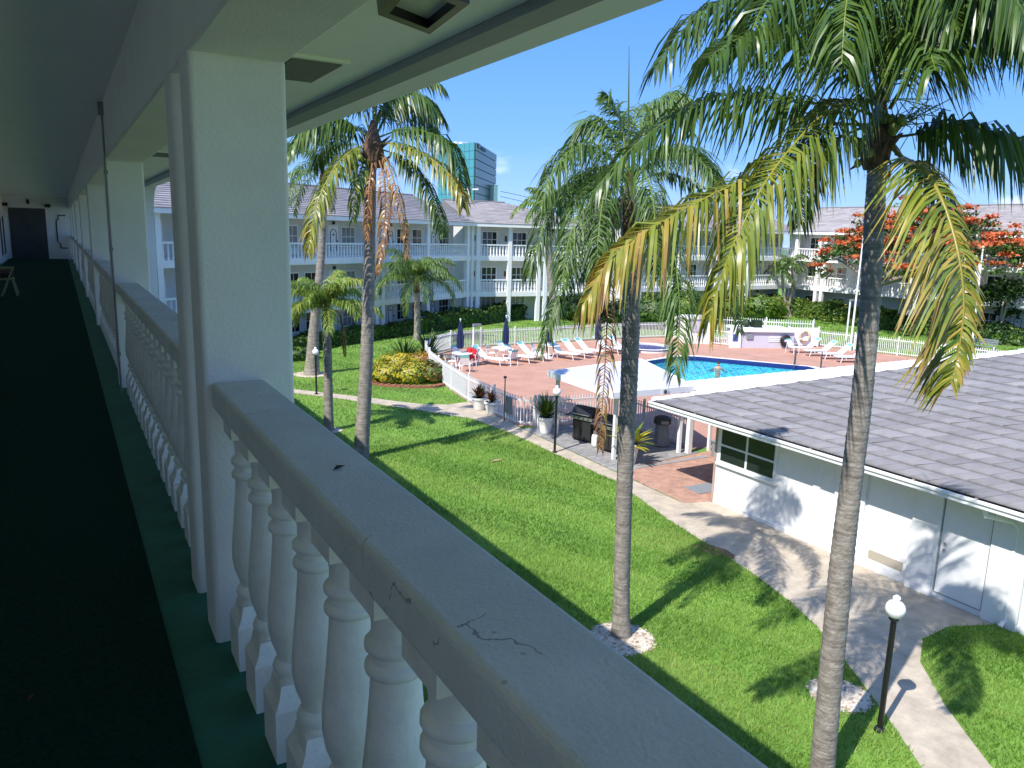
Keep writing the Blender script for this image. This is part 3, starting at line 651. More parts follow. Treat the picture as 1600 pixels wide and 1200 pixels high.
MB().rbox(a[0], a[1]+6, -1, a[2], 2.4, 6, .3).build('wall', 'wingpaint', t); MB().rbox(a[0], a[1]+6, a[2], a[2]+.5, 2.7, 6.4, .3).build('parapet', 'paint', t)
a = at(733, 312, 66); t = thing('roof_mast', 'white T shaped mast standing on the lilac roof ridge before the tower', 'mast', a)
MB().rbox(a[0], a[1], a[2]-.3, a[2]+1.15, .16, .16).build('post', 'paint', t); b_, c_ = at(724, 296, 66), at(747.5, 296, 66)
q = MB(); q.tube([b_, (b_+c_)/2-np.array([0, 0, .02]), c_], .075, 6); q.build('crossarm', 'paint', t)
for i, (y0, y1) in enumerate(((299, 311), (307, 322))):
    q = MB(); p0, p1 = at(782, y0, 120), at(1000, y1+14, 120); mid = (p0+p1)/2-np.array([0, 0, .8]); q.tube(spline([p0, mid, p1], 16), .035, 4)
    tag(q.build('power_line', 'dark', loc=p0), ['upper', 'lower'][i]+' dark power line crossing the sky right of the tower', 'power line', 'power lines')
# ------------------------------------------------------------------ clubhouse on the right
K = thing('clubhouse', 'low white clubhouse with grey tiled hip roof and white gutter by the walkway', 'building', (15.2, 14.7, 0))
mb = MB(); mb.box(15.2, 30, -9, 14.72, 0, 2.56); mb.build('wall', 'paint', K)
mb = MB(); mb.box(15.19, 30, 14.725, 14.80, 0, 2.5); mb.build('brick_end', MT['brickpave'], K)
mb = MB()
for y in (11.42, 6.60): mb.box(15.155, 15.199, y-.10, y+.10, 0, 2.5)
mb.box(15.16, 15.199, 6.7, 14.7, 0, .13); mb.box(15.165, 15.199, 11.5, 14.66, 2.16, 2.5); bevel(mb.build('pilaster', 'paint', K), .008)
mb = MB(); mb.box(15.10, 15.199, 8.37, 8.97, 0, 2.39); mb.box(15.10, 15.199, 6.72, 7.37, 0, 2.39); mb.box(15.13, 15.199, 10.12, 10.9, 0, 2.39); bevel(mb.build('wall_panel', 'paint', K), .01)
o = MB().box(15.165, 15.199, 12.66, 14.62, 1.2, 2.16).build('window', 'paint', K)
q = MB()
for y0 in (12.74, 13.68):
    for z0 in (1.27, 1.73): q.box(15.155, 15.164, y0, y0+.86, z0, z0+.40)
q.build('pane', 'darkglass', o)
q = MB(); q.box(15.12, 15.20, 12.6, 14.68, 1.13, 1.2); q.build('sill', 'paint', o)
o = MB().box(15.165, 15.199, 9.0, 10.05, .14, 2.12).build('louvre_door', 'paint', K)
q = MB(); q.box(15.155, 15.164, 9.08, 9.9, .26, .46)
q.build('louvre', 'grout', o)
o = MB().box(15.15, 15.199, 7.40, 8.34, .14, 2.16).build('door', 'paint', K)
q = MB()
for z in (1.08, 1.22): q.lathe([(.001, 0), (.03, 0), (.035, .02), (.001, .04)], (15.12, 8.24, z), 10)
q.build('door_knob', 'steel', o)
for y0, y1, z1, o_ in ((7.40, 8.34, 2.16, o),):
    q = MB(); q.box(15.142, 15.149, y0-.012, y0, .14, z1); q.box(15.142, 15.149, y1, y1+.012, .14, z1); q.box(15.142, 15.149, y0, y1, z1, z1+.012); q.box(15.142, 15.149, y0, y1, .13, .145); q.build('door_gap', 'grey', o_)
q = MB(); q.tube([(14.55, 7.30, 2.42), (14.62, 7.30, 2.22), (15.05, 7.05, 2.12), (15.12, 6.95, 2.0), (15.12, 6.93, .16), (14.98, 6.93, .06)], .045, 6); q.build('downspout', 'paint', K)
# eave soffit, gutter
mb = MB(); mb.box(14.56, 15.2, -9, 16.68, 2.40, 2.44); mb.box(15.2, 30, 14.8, 16.68, 2.40, 2.44); mb.build('soffit', 'paint', K)
mb = MB(); mb.box(14.46, 14.58, -9, 16.80, 2.37, 2.51); mb.box(14.43, 14.47, -9, 16.80, 2.46, 2.53); mb.box(14.58, 31, 16.70, 16.80, 2.37, 2.51); bevel(mb.build('gutter', 'paint', K), .012)
q = MB()
for y in np.arange(6.2, 16.6, 1.25): q.add([(14.47, y-.04, 2.535), (14.60, y-.01, 2.56), (14.60, y+.03, 2.56), (14.47, y+.02, 2.535)], [(0, 1, 2, 3)]); q.box(14.47, 14.6, y-.008, y+.008, 2.53, 2.55)
kind(q.build('gutter_strap', 'grout', K), 'stuff')
ez, s_, kk = 2.56, .308, 8.0; c0 = (14.5, 16.74, ez); e0 = (14.5, -9, ez); rA = (14.5+kk, 16.74-kk, ez+kk*s_); rB = (14.5+kk, -9, ez+kk*s_)
V, Qd, T = tiled(e0, c0, rA, rB, 21, .36, .05, 4); rf = np_mesh('roof', V, Qd, 'tile', T, K)
V, Qd, T = tiled(c0, (14.5+2*kk, 16.74, ez), rA, rA, 21, .36, .032, 6); np_mesh('end_roof', V, Qd, 'tile', T, K)
mb = MB(); mb.add([e0, c0, rA, rB], [(0, 1, 2, 3)]); mb.add([c0, (30.5, 16.74, ez), rA], [(0, 1, 2)]); mb.add([(30.5, 16.74, ez), (30.5, -9, ez), rB, rA], [(0, 1, 2, 3)]); mb.build('roof_deck', 'tile', K)
mb = MB(); ca, cb = np.array(c0), np.array(rA)
for i in range(21):   # stepped hip caps
    p0, p1 = ca+(cb-ca)*(i/21), ca+(cb-ca)*((i+1.15)/21); sd = np.array([.707, .707, 0]); up_ = np.array([0, 0, .07]); u2 = np.array([0, 0, .035])
    mb.hexa([p0-sd*.15, p0+sd*.15, p1+sd*.15, p1-sd*.15, p0-sd*.10+up_, p0+sd*.10+up_, p1+sd*.10+u2, p1-sd*.10+u2])
mb.build('hip_cap', 'canvaswhite', rf)
# flat white roof beyond the hip, on its posts
t = thing('covered_walk', 'long flat white covered walk roof behind the clubhouse hip', 'canopy', (17.8, 18.9, 0))
mb = MB(); mb.box(17.85, 41, 16.86, 18.95, 2.26, 2.42); mb.build('flat_roof', 'canvaswhite', t)
mb = MB(); mb.box(17.82, 41, 18.86, 18.97, 2.425, 2.47)
for x in np.arange(18, 41, .45): mb.box(x, x+.2, 18.9, 18.96, 2.47, 2.485)
mb.build('edge_trim', 'paint', t)
for x, y in ((18.0, 18.75), (18.0, 17.1), (18.9, 18.7), (24, 18.7), (30, 18.7)):
    MB().rbox(x, y, 0, 2.26, .16 if x < 18.5 else .1, .16 if x < 18.5 else .1).build('post', 'paint', t)
# barbecue canopy
t = thing('barbecue_canopy', 'flat white canopy on slim posts over the barbecue corner', 'canopy', (15.2, 19.2, 0))
cp = [(14.58, 18.66), (17.9, 18.5), (19.9, 23.75), (14.78, 22.75)]
mb = MB(); mb.prism(cp, 2.2, 2.40); mb.build('roof_panel', 'canvaswhite', t)
q = MB(); cc = np.mean(cp, 0); ins = [tuple(np.array(p)+nrm(cc-np.array(p))*.22) for p in cp]; q.prism(ins, 2.404, 2.412); q.build('membrane', 'lilac', t)
for x, y in ((15.18, 19.22), (15.16, 22.62), (17.7, 18.9), (18.7, 23.2)):
    MB().rbox(x, y, 0, 2.2, .11, .11).build('post', 'paint', t)
q = MB(); q.rbox(16.6, 18.535, 2.215, 2.385, .26, .012, -.05); sg = tag(q.build('round_sign', 'paint', loc=(16.6, 18.53, 2.2)), 'small white sign with a dark round prohibition mark on the canopy edge', 'sign')
q = MB(); a = np.linspace(0, 2*pi, 17); q.tube([(16.6+.055*cos(k), 18.52, 2.30+.055*sin(k)) for k in a], .012, 5); q.tube([(16.565, 18.52, 2.335), (16.635, 18.52, 2.265)], .01, 5); q.build('mark', 'dark', sg)
# ------------------------------------------------------------------ picket fences
def fence(name_label, pts, h=1.15, pitch=.125, m='paint', post=2.4, rails=(.12, .97)):
    pts = [np.array(p, float) for p in pts]
    t = thing('picket_fence', name_label, 'fence', (*pts[0], 0), 0, 'fences round the pool')
    pk = MB(); rl = MB(); acc = 0
    for a, b in zip(pts[:-1], pts[1:]):
        l = np.linalg.norm(b-a); d = (b-a)/l; an = math.atan2(d[1], d[0])
        n = max(1, round(l/pitch))
        for i in range(n):
            q = a+d*(i+.5)*l/n; pk.rbox(q[0], q[1], .06, h, .028, .028, an)
        for z in rails: rl.rbox(*((a+b)/2), z, z+.045, l, .04, an)
    pk.build('picket', m, t); rl.build('fence_rail', m, t)
    L_ = np.cumsum([0]+[np.linalg.norm(b-a) for a, b in zip(pts[:-1], pts[1:])])
    for s in np.linspace(0, L_[-1], max(2, int(L_[-1]/post)+1)):
        i = min(np.searchsorted(L_, s, 'right')-1, len(pts)-2); q = pts[i]+(pts[i+1]-pts[i])*((s-L_[i])/(L_[i+1]-L_[i]))
        mb = MB(); mb.rbox(q[0], q[1], 0, h+.08, .07, .07); mb.rbox(q[0], q[1], h+.08, h+.11, .09, .09, 0, .4); mb.build('fence_post', m, t)
    return t
front = [(15.08, 23.98), (14.62, 24.6), (14.64, 26.4), (14.82, 29.3), (15.38, 32.7), (16.15, 36), (17.15, 38.9), (18.65, 41.2), (20.6, 42.7), (23, 43.3), (28.3, 43.3), (33, 43.6), (38.2, 43.0)]
fence('white picket fence curving round the pink deck from the gate to the pump house', front)
fence('short white picket fence behind the two barbecues', [(15.2, 23.92), (18.5, 23.62), (18.5, 19.15)])
fence('taller dense white picket fence behind the pump house', [(38.3, 42.2), (41.5, 39.9), (45.6, 36.0)], h=1.75, pitch=.16, rails=(.15, 1.5))
fence('white and aqua picket fence behind the right hand row of loungers', [(45.6, 35.9), (46.6, 33), (47.7, 29.2), (48.3, 25), (48.7, 19.5)])
q = MB(); q.rbox(14.55, 25.05, .35, 1.0, .03, .5); tag(q.build('notice_board', 'grey', loc=(14.55, 25.05, .35)), 'grey notice board hung on the pickets beside the pool gate', 'sign')
q = MB(); q.tube([(14.5, 25.3, 0), (14.5, 25.3, 1.75)], .025, 6); q.rbox(14.5, 25.3, 1.7, 1.78, .09, .09)
tag(q.build('fence_stake', 'greydoor', loc=(14.5, 25.3, 0)), 'thin dark stake standing by the notice board at the gate', 'stake')
# ------------------------------------------------------------------ loungers, tables, umbrellas
def sling(mb, prof, y0, y1, th=.02):   # a band following an (x,z) profile
    for (a, b) in zip(prof[:-1], prof[1:]):
        mb.hexa([(a[0], y0, a[1]-th), (b[0], y0, b[1]-th), (b[0], y1, b[1]-th), (a[0], y1, a[1]-th), (a[0], y0, a[1]), (b[0], y0, b[1]), (b[0], y1, b[1]), (a[0], y1, a[1])])
def lounger(label, group):
    t = thing('chaise_lounge', label, 'lounger', (0, 0, 0), 0, group)
    prof = [(1.0, .36), (.3, .36), (-.25, .37), (-.52, .62), (-.78, .86)]
    q = MB(); sling(q, prof, -.29, .29); q.build('sling_seat', 'sling', t, world=False)
    q = MB(); sling(q, [(-.78, .862), (-.92, .99)], -.29, .29, .03); q.build('head_band', 'aqua', t, world=False)
    q = MB()
    for s in (-.31, .31): q.tube([(1.02, s, .35), (-.25, s, .35), (-.93, s, .99)], .025, 6)
    q.tube([(1.02, -.31, .35), (1.02, .31, .35)], .025, 6); q.tube([(-.93, -.31, .99), (-.93, .31, .99)], .025, 6); q.build('frame', 'paint', t, world=False)
    for x in (.75, -.45):
        for s in (-.31, .31):
            q = MB(); q.tube([(x, s, .35), (x+(.12 if x > 0 else -.12), s*1.05, 0)], .024, 6); q.build('leg', 'paint', t, world=False)
    return t
def dchair(label, group):
    t = thing('patio_chair', label, 'chair', (0, 0, 0), 0, group)
    q = MB(); sling(q, [(.25, .42), (-.2, .40)], -.24, .24); q.build('seat', 'sling', t, world=False)
    q = MB(); sling(q, [(-.2, .41), (-.36, .82)], -.24, .24); q.build('backrest', 'sling', t, world=False)
    q = MB(); sling(q, [(-.36, .82), (-.39, .92)], -.24, .24, .03); q.build('head_band', 'aqua', t, world=False)
    for s in (-.27, .27):
        q = MB(); q.tube([(.30, s, 0), (.26, s, .62), (-.28, s, .62), (-.34, s, 0)], .022, 6); q.build('arm_frame', 'paint', t, world=False)
    return t
def table(label):
    t = thing('patio_table', label, 'table', (0, 0, 0), 0, 'tables on the pool deck')
    q = MB(); q.lathe([(.02, .68), (.55, .69), (.57, .71), (.55, .73), (.02, .73)], n=24); q.build('tabletop', 'paint', t, world=False)
    for k in range(4):
        a = k*pi/2+.5; q = MB(); q.tube([(.42*cos(a), .42*sin(a), .69), (.46*cos(a), .46*sin(a), 0)], .022, 6); q.build('leg', 'paint', t, world=False)
    return t
def umbrella(label):
    t = thing('closed_umbrella', label, 'umbrella', (0, 0, 0), 0, 'closed umbrellas by the pool')
    q = MB(); q.tube([(0, 0, 0), (0, 0, 2.55)], .022, 8); q.build('pole', 'paint', t, world=False)
    q = MB(); n = 16; zs = [.95, 1.05, 1.5, 1.9, 2.25, 2.45]; rs = [.17, .20, .20, .16, .09, .03]; vs = []; fs = []
    for z, r in zip(zs, rs):
        for k in range(n):
            a = 2*pi*k/n; rr = r*(1 if k % 2 else .62); vs.append((rr*cos(a), rr*sin(a), z+(.05 if k % 2 and z < 1 else 0)))
    for i in range(len(zs)-1):
        for k in range(n): fs.append((i*n+k, i*n+(k+1) % n, (i+1)*n+(k+1) % n, (i+1)*n+k))
    q.add(vs, fs); q.build('folded_canopy', 'navy', t, world=False)
    q = MB(); q.ball((0, 0, 2.56), .05, 8); q.build('finial', 'paint', t, world=False)
    q = MB(); q.lathe([(.25, 0), (.25, .06), (.05, .1), (.04, .3), (.001, .3)], n=16); q.build('base', 'paint', t, world=False)
    return t
spots = [  # px, py, heading of the foot end, label
 (764, 569, -.95, 'lounger beside the red towel, leftmost in the row along the back fence'), (810, 565, -1.0, 'lounger just right of the table under the second umbrella'), (832, 562, -1.0, 'second lounger right of the second umbrella table'),
 (880, 560, -1.1, 'lounger just right of the third umbrella, behind the hanging frond'), (900, 557, -1.2, 'second lounger right of the third umbrella'), (921, 555, -1.1, 'third lounger right of the third umbrella'), (950, 551, -1.1, 'lounger glimpsed left of the middle palm trunk'),
 (972, 550, -1.1, 'lounger partly hidden by the middle palm trunk'),
 (1257, 551, 2.72, 'leftmost of the sunlit loungers below the life ring'), (1281, 556, 2.72, 'second of the sunlit loungers right of the life ring'), (1305, 561, 2.72, 'third of the sunlit loungers right of the life ring'), (1330, 566, 2.72, 'lounger half hidden by the big palm trunk at the right')]
pr_ = None
for x, y, a, lb in spots:
    gr = 'loungers along the back fence' if x < 1000 else 'loungers on the sunny right of the pool'
    lb = 'white and aqua '+lb
    if pr_ is None: o = pr_ = lounger(lb, gr)
    else: o = copy_tree(pr_, label=lb); o['group'] = gr
    o.location = tuple(g(x, y, .012)+np.array([0, 0, .012])); o.location.z = .012; o.rotation_euler.z = a
pr_ = None
for x, y, a, lb in [(703, 576, -.3, 'leftmost white patio chair inside the curve of the fence'), (728, 581, .9, 'white patio chair in front of the first umbrella table'), (718, 566, -1.2, 'aqua backed patio chair behind the first umbrella table'), (768, 562, -.6, 'aqua backed chair between the red towel lounger and second table'), (797, 571, 1.8, 'white patio chair in front of the second umbrella table'), (788, 558, -1.2, 'aqua backed chair behind the second umbrella table'), (840, 561, -.8, 'white patio chair left of the third umbrella'), (737, 571, 2.4, 'chair under the red towel'), (1238, 552, -1.5, 'aqua chair beside the pump house wall')]:
    if pr_ is None: o = pr_ = dchair(lb, 'patio chairs on the pool deck')
    else: o = copy_tree(pr_, label=lb)
    p = g(x, y, 0); o.location = (p[0], p[1], .012); o.rotation_euler.z = a
pt = None
for x, y, lb in [(722, 572, 'round white table under the first umbrella'), (783, 563, 'round white table under the second umbrella'), (860, 558, 'round white table under the third umbrella')]:
    o = pt = table(lb) if pt is None else copy_tree(pt, label=lb)
    p = g(x, y, 0); o.location = (p[0], p[1], .012)
pu = None
for x, y, lb in [(718.5, 572, 'closed navy umbrella nearest the curved fence corner'), (789.5, 563, 'closed navy umbrella between two white loungers'), (857, 560, 'closed navy umbrella in front of the hanging palm frond'), (933, 556, 'closed navy umbrella seen through the brown frond tips')]:
    o = pu = umbrella(lb) if pu is None else copy_tree(pu, label=lb)
    p = g(x, y, 0); o.location = (p[0], p[1], .012)
p = g(737, 571, 0); q = MB()
for i in range(6): q.ball((p[0]-.15+.06*i, p[1]+.05*sin(i), .78+.05*cos(i*2)), .17, 10, 1.0)
q.box(p[0]-.25, p[0]+.25, p[1]-.2, p[1]-.12, .3, .8)
tag(q.build('towel', 'red', loc=(p[0], p[1], .6), smooth=True), 'bright red towel heaped over a chair by the first umbrella', 'towel')
# swimmer
def swimmer():
    p = g(1122, 575, -.1); x, y, z = p[0], p[1], -.14
    bm_ = bpy.data.meshes.new('person'); vv = [(0, 0, -.75), (0, 0, -.45), (0, 0, -.1), (0, 0, .06), (0, 0, .17), (0, .01, .26), (0, .03, .36), (.2, 0, -.02), (.42, .12, -.12), (.62, .3, -.10), (-.2, 0, -.02), (-.4, .12, -.14), (-.55, .34, -.1), (.1, 0, -1.1), (-.1, 0, -1.1), (0, .10, .27)]
    ee = [(0, 1), (1, 2), (2, 3), (3, 4), (4, 5), (5, 6), (3, 7), (7, 8), (8, 9), (3, 10), (10, 11), (11, 12), (0, 13), (0, 14), (5, 15)]
    bm_.from_pydata(vv, ee, []); o = bpy.data.objects.new('person', bm_); COL.objects.link(o); bm_.materials.append(MT['skin'])
    md = o.modifiers.new('skin', 'SKIN'); rad = [.15, .15, .17, .12, .06, .10, .085, .085, .06, .04, .085, .06, .04, .07, .07, .05]
    for i, r in enumerate(rad): bm_.skin_vertices[0].data[i].radius = (r, r*.9)
    bm_.skin_vertices[0].data[0].use_root = True
    o.modifiers.new('sub', 'SUBSURF').levels = 1; o.modifiers['sub'].render_levels = 2
    o.location = (x, y, z); o.rotation_euler.z = 2.4
    tag(o, 'swimmer with dark hair standing chest deep in the blue pool', 'person')
    q = MB(); q.ball((0, .015, .36), .112, 12, .8); h = q.build('hair', 'hair', o, world=False, smooth=True)
swimmer()
# ladder, spa, pump house and its clutter
p = g(1262, 573, 0); t = thing('pool_ladder', 'pair of curved grab rails at the far right pool corner', 'ladder', (p[0], p[1], .04))
dx = nrm(np.array(pool[6])-np.array(pool[5])); nx_ = np.array([dx[1], -dx[0]]); nx_ = nx_ if nx_@(np.mean(pool, 0)-p[:2]) > 0 else -nx_
for s in (-.45, .45):
    b = p[:2]+dx*s*1.6-nx_*.15; q = MB(); q.tube(spline([(*b, .04), (*(b+nx_*.05), .55), (*(b+nx_*.3), .95), (*(b+nx_*.55), .80), (*(b+nx_*.75), -.3)], 14), .03, 6); q.build('grab_rail', 'greydoor', t, smooth=True)
c = (32.7, 38.6); t = thing('hot_tub', 'small round spa with dark tiled rim behind the big pool', 'spa', (*c, 0))
q = MB(); q.lathe([(1.75, .0), (1.75, .22), (1.35, .22), (1.35, .10)], c+(0,), 28); q.build('rim', 'coping', t); q = MB(); q.lathe([(1.76, .14), (1.77, .2), (1.37, .225), (1.36, .12)], c+(0,), 28); q.build('tile_band', 'tileblue', t)
q = MB(); q.lathe([(.001, .12), (1.38, .12)], c+(0,), 28); q.build('water', 'basin', t)
t = thing('pump_house', 'low lilac pump house with flat roof, louvred vent and white screen wall', 'building', (40.2, 36.3, 0))
a, b = np.array([39.6, 36.9]), np.array([43.0, 35.4]); d = nrm(b-a); nn_ = np.array([-d[1], d[0]])
def pp(s, k, z): r = a+d*s+nn_*k; return (r[0], r[1], z)
def pbox(mb, s0, s1, k0, k1, z0, z1): mb.hexa([pp(s0, k0, z0), pp(s1, k0, z0), pp(s1, k1, z0), pp(s0, k1, z0), pp(s0, k0, z1), pp(s1, k0, z1), pp(s1, k1, z1), pp(s0, k1, z1)])
q = MB(); pbox(q, 0, 3.7, 0, 2.6, 0, 1.12); q.build('wall', 'lilac', t); q = MB(); pbox(q, -.12, 3.82, -.15, 2.75, 1.12, 1.26); q.build('roof', 'canvaswhite', t)
q = MB()
for z in (.45, .58, .71): pbox(q, 1.9, 2.7, -.03, 0, z, z+.09)
q.build('vent', 'paint', t); q = MB(); pbox(q, .3, .75, -.08, 0, .62, 1.0); q.build('meter_box', 'grey', t)
q = MB(); pbox(q, -.9, -.1, -.1, -.02, 0, 1.5); q.build('gate', 'paint', t); q = MB(); pbox(q, -.7, -.35, -.14, -.105, .5, .95); q.build('blue_notice', 'blue', t)
q = MB(); pbox(q, 1.3, 1.9, 1.2, 1.8, 1.26, 1.75); q.lathe([(.001, 0), (.3, .1), (.33, .3), (.2, .5), (.001, .55)], pp(.9, 1.6, 1.26), 12); q.build('filter_tank', 'bush', t)
t = thing('changing_cabin', 'white panelled cabin with a grey shutter left of the pump house', 'cabin', (38, 39.6, 0))
q = MB(); q.rbox(38.3, 40.1, 0, 1.75, 1.7, 1.4, -.4); q.build('wall', 'wingpaint', t); q = MB(); q.rbox(38.3, 40.1, 1.75, 1.9, 1.95, 1.65, -.4); q.build('roof', 'canvaswhite', t)
q = MB(); q.rbox(38.3-.72*sin(.4), 40.1-.72*cos(.4), .85, 1.6, 1.1, .04, -.4); q.build('shutter', 'lilac', t)
fence('little white gate panel between cabin and pump house', [(38.9, 39.0), (39.6, 37.1)], h=1.0, pitch=.14)
p = np.array(pp(3.05, -.14, .55)); q = MB(); t = thing('hose_reel', 'dark round hose reel on the lilac pump house wall', 'hose reel', p)
for r_ in (.36, .29, .22): q.tube([p+np.array([d[0]*r_*cos(k), d[1]*r_*cos(k), r_*sin(k)]) for k in np.linspace(0, 2*pi, 19)], .05, 6)
q.build('hose', 'black', t, smooth=True); q = MB(); q.tube([p, p+np.array([*nn_*.16, 0])], .08, 8); q.build('hub', 'paint', t)
t = thing('ring_panel', 'white board panel in the fence carrying the life ring', 'panel', (44.2, 35.3, 0)); q = MB(); q.rbox(44.35, 35.75, .1, 1.35, 2.3, .05, -.4); q.build('board', 'wingpaint', t); q = MB()
for s in (-1.1, 1.1): q.rbox(44.35+s*cos(.4), 35.75-s*sin(.4), 0, 1.45, .08, .08)
q.build('post', 'paint', t)
p = np.array([44.3, 35.62, .78]); q = MB(); t = thing('life_ring', 'tan life ring hung on the white board panel', 'life ring', p); dd = np.array([cos(.4), -sin(.4), 0])
q.tube([p+dd*.34*cos(k)+np.array([0, 0, .34*sin(k)]) for k in np.linspace(0, 2*pi, 21)], .08, 8, caps=False); q.build('ring', 'tan', t, smooth=True)
q = MB()
for k in range(4): kk_ = k*pi/2+.6; q.ball(p+dd*.34*cos(kk_)+np.array([0, 0, .34*sin(kk_)]), .095, 8)
q.build('band', 'paint', t)
# ------------------------------------------------------------------ lamp posts, light poles, flags, bench
def lamp(p, H, label, col='dark'):
    t = thing('globe_lamp', label, 'lamp post', (p[0], p[1], 0), 0, 'globe lamps beside the path')
    q = MB(); q.tube([(p[0], p[1], 0), (p[0], p[1], H-.30)], .042, 12); q.lathe([(.09, 0), (.09, .03), (.05, .06)], (p[0], p[1], 0), 12); q.build('post', col, t)
    q = MB(); q.lathe([(.06, H-.31), (.075, H-.29), (.07, H-.255)], (p[0], p[1], 0), 12); q.build('collar', col, t)
    q = MB(); q.lathe([(.06, H-.27), (.105, H-.23), (.135, H-.17), (.14, H-.13), (.128, H-.075), (.095, H-.03), (.055, H-.005), (.046, H+.008), (.056, H+.025), (.056, H+.042), (.046, H+.06), (.03, H+.074), (.012, H+.084), (.001, H+.086)], (p[0], p[1], 0), 24); q.build('globe', 'globe', t, smooth=True)
lamp(g(1374, 1141), 2.10, 'near black lamp post with white globe beside the forked walkway')
lamp(g(866.5, 707), 2.22, 'black lamp post with white globe before the barbecue corner')
lamp(g(494.5, 616), 2.02, 'far black lamp post with white globe beside the small palms')
def pole_light(x, y, top, label):
    p = g(x, y); t = thing('pole_light', label, 'light pole', p, 0, 'slim white light poles'); h = up(p, x, top)[2]
    q = MB(); q.tube([(p[0], p[1], 0), (p[0], p[1], h)], .06, 8); q.build('pole', 'paint', t); q = MB(); q.rbox(p[0]+.2, p[1]-.05, h-.02, h+.12, .55, .2); q.build('lamp_head', 'grey', t)
pole_light(739.5, 546, 509, 'slim white light pole between the first two navy umbrellas'); pole_light(1322, 531, 470, 'slim white light pole on the lawn left of the tall flagpole')
def flagpole(x, y, xt, yt, label, flag):
    p = g(x, y); t = thing('flagpole', label, 'flagpole', p, 0, 'flagpoles by the pool'); tp = up(p, xt, yt)
    q = MB(); q.tube([p, tp], [.075, .045], 8); q.build('pole', 'paint', t); q = MB(); q.ball(tp+np.array([0, 0, .08]), .1, 8); q.build('finial', 'tan', t)
    if flag:
        hgt = tp[2]; vs = []; fs = []; n, m_ = 7, 14
        for j in range(m_+1):
            z = hgt-.1-2.9*j/m_
            for i in range(n+1):
                s = i/n; wdt = .12+.95*min(1, j/m_*1.25); r_ = wdt*s; zz = z-s*1.25*(1-j/m_)*1.2-.0
                bx, by = p[0]+(tp[0]-p[0])*zz/hgt, p[1]+(tp[1]-p[1])*zz/hgt
                vs.append((bx-.35*r_+.10*sin(6*s+j*.4), by+.92*r_, zz))
        for j in range(m_):
            for i in range(n): fs.append((j*(n+1)+i, j*(n+1)+i+1, (j+1)*(n+1)+i+1, (j+1)*(n+1)+i))
        mb = MB(); mb.add(vs, fs); o = mb.build('flag', 'flagcloth', t, smooth=True); q = MB()
        c_ = np.array(vs[9*(n+1)+4])+np.array([-.09, -.03, 0]); q.tube([c_+np.array([-.1*cos(k)*.5, .30*cos(k), .30*sin(k)]) for k in np.linspace(0, 2*pi, 13)], .05, 5); q.tube([c_+np.array([0, -.2, .2]), c_+np.array([0, .2, -.2])], .06, 5); q.build('emblem', 'blue', o)
flagpole(1517, 552, 1536, 388, 'white flagpole with a limp white flag bearing a blue emblem', True)
flagpole(1328, 548, 1349, 372, 'bare white flagpole rising just left of the big palm trunk', False)
p = g(1530, 550); t = thing('park_bench', 'grey slatted bench on the lawn beside the flag', 'bench', p)
q = MB()
for k in range(3): q.rbox(p[0]-.1+.15*k, p[1], .42, .45, .12, 2.0)
q.build('seat', 'grey', t); q = MB()
for k in range(3): q.rbox(p[0]+.32+.02*k, p[1], .55+.14*k, .65+.14*k, .03, 2.0)
q.build('backrest', 'grey', t)
for s in (-.85, .85): q = MB(); q.rbox(p[0]+.1, p[1]+s, 0, .43, .45, .06); q.build('leg', 'grey', t)
# ------------------------------------------------------------------ barbecue corner
def grill(x, y, a, label):
    t = thing('gas_grill', label, 'barbecue', (x, y, .016), a, 'gas barbecues')
    q = MB(); q.box(-.40, .40, -.27, .27, .06, .80); bevel(q.build('cabinet', 'dark', t, world=False), .015)
    q = MB()
    for s in (-.20, .20): q.box(s-.185, s+.185, -.285, -.27, .12, .74)
    q.build('door', 'black', t, world=False)
    q = MB(); q.box(-.46, .46, -.32, .30, .80, .90); bevel(q.build('control_panel', 'steel', t, world=False), .012)
    q = MB()
    for k in range(4): q.lathe([(.03, 0), (.03, .03), (.001, .03)], (-.3+.2*k, -.33, .85), 8)
    q.build('knob', 'black', t, world=False)
    q = MB(); prof = [(-.30, .90), (-.30, 1.03), (-.20, 1.19), (-.02, 1.25), (.18, 1.22), (.27, 1.08), (.28, .90)]; n = len(prof)
    vs = [(-.44, y_, z) for y_, z in prof]+[(.44, y_, z) for y_, z in prof]; q.add(vs, [tuple(range(n)), tuple(range(2*n-1, n-1, -1))]+[(i, i+n, (i+1) % n+n, (i+1) % n) for i in range(n)]); bevel(q.build('hood', 'dark', t, world=False), .02, 3)
    q = MB(); q.tube([(-.36, -.36, 1.0), (.36, -.36, 1.0)], .018, 8)
    for s in (-.33, .33): q.tube([(s, -.36, 1.0), (s, -.29, 1.0)], .014, 6)
    q.build('handle', 'steel', t, world=False)
    for s in (-1, 1): q = MB(); q.box(min(s*.47, s*.80), max(s*.47, s*.80), -.28, .26, .84, .88); bevel(q.build('side_shelf', 'greydoor', t, world=False), .01)
    for s in (-.33, .33):
        for yy in (-.2, .2): q = MB(); q.tube([(s-.02, yy, .045), (s+.02, yy, .045)], .045, 10); q.build('wheel', 'black', t, world=False)
p = g(898, 689); grill(15.72, 21.55, -1.25, 'black gas barbecue nearest the globe lamp with lid closed'); grill(15.75, 19.98, -1.3, 'black gas barbecue behind the hanging dead frond')
t = thing('gas_bottle', 'small cream gas bottle standing between the two barbecues', 'gas bottle', (15.55, 20.72, .016)); q = MB(); q.lathe([(.10, 0), (.14, .03), (.15, .10), (.15, .34), (.13, .42), (.05, .46), (.05, .48)], (15.55, 20.72, .016), 14); q.build('body', 'paint', t, smooth=True); q = MB(); q.lathe([(.09, .46), (.09, .56), (.08, .56), (.08, .46)], (15.55, 20.72, .016), 12); q.build('collar', 'grey', t)
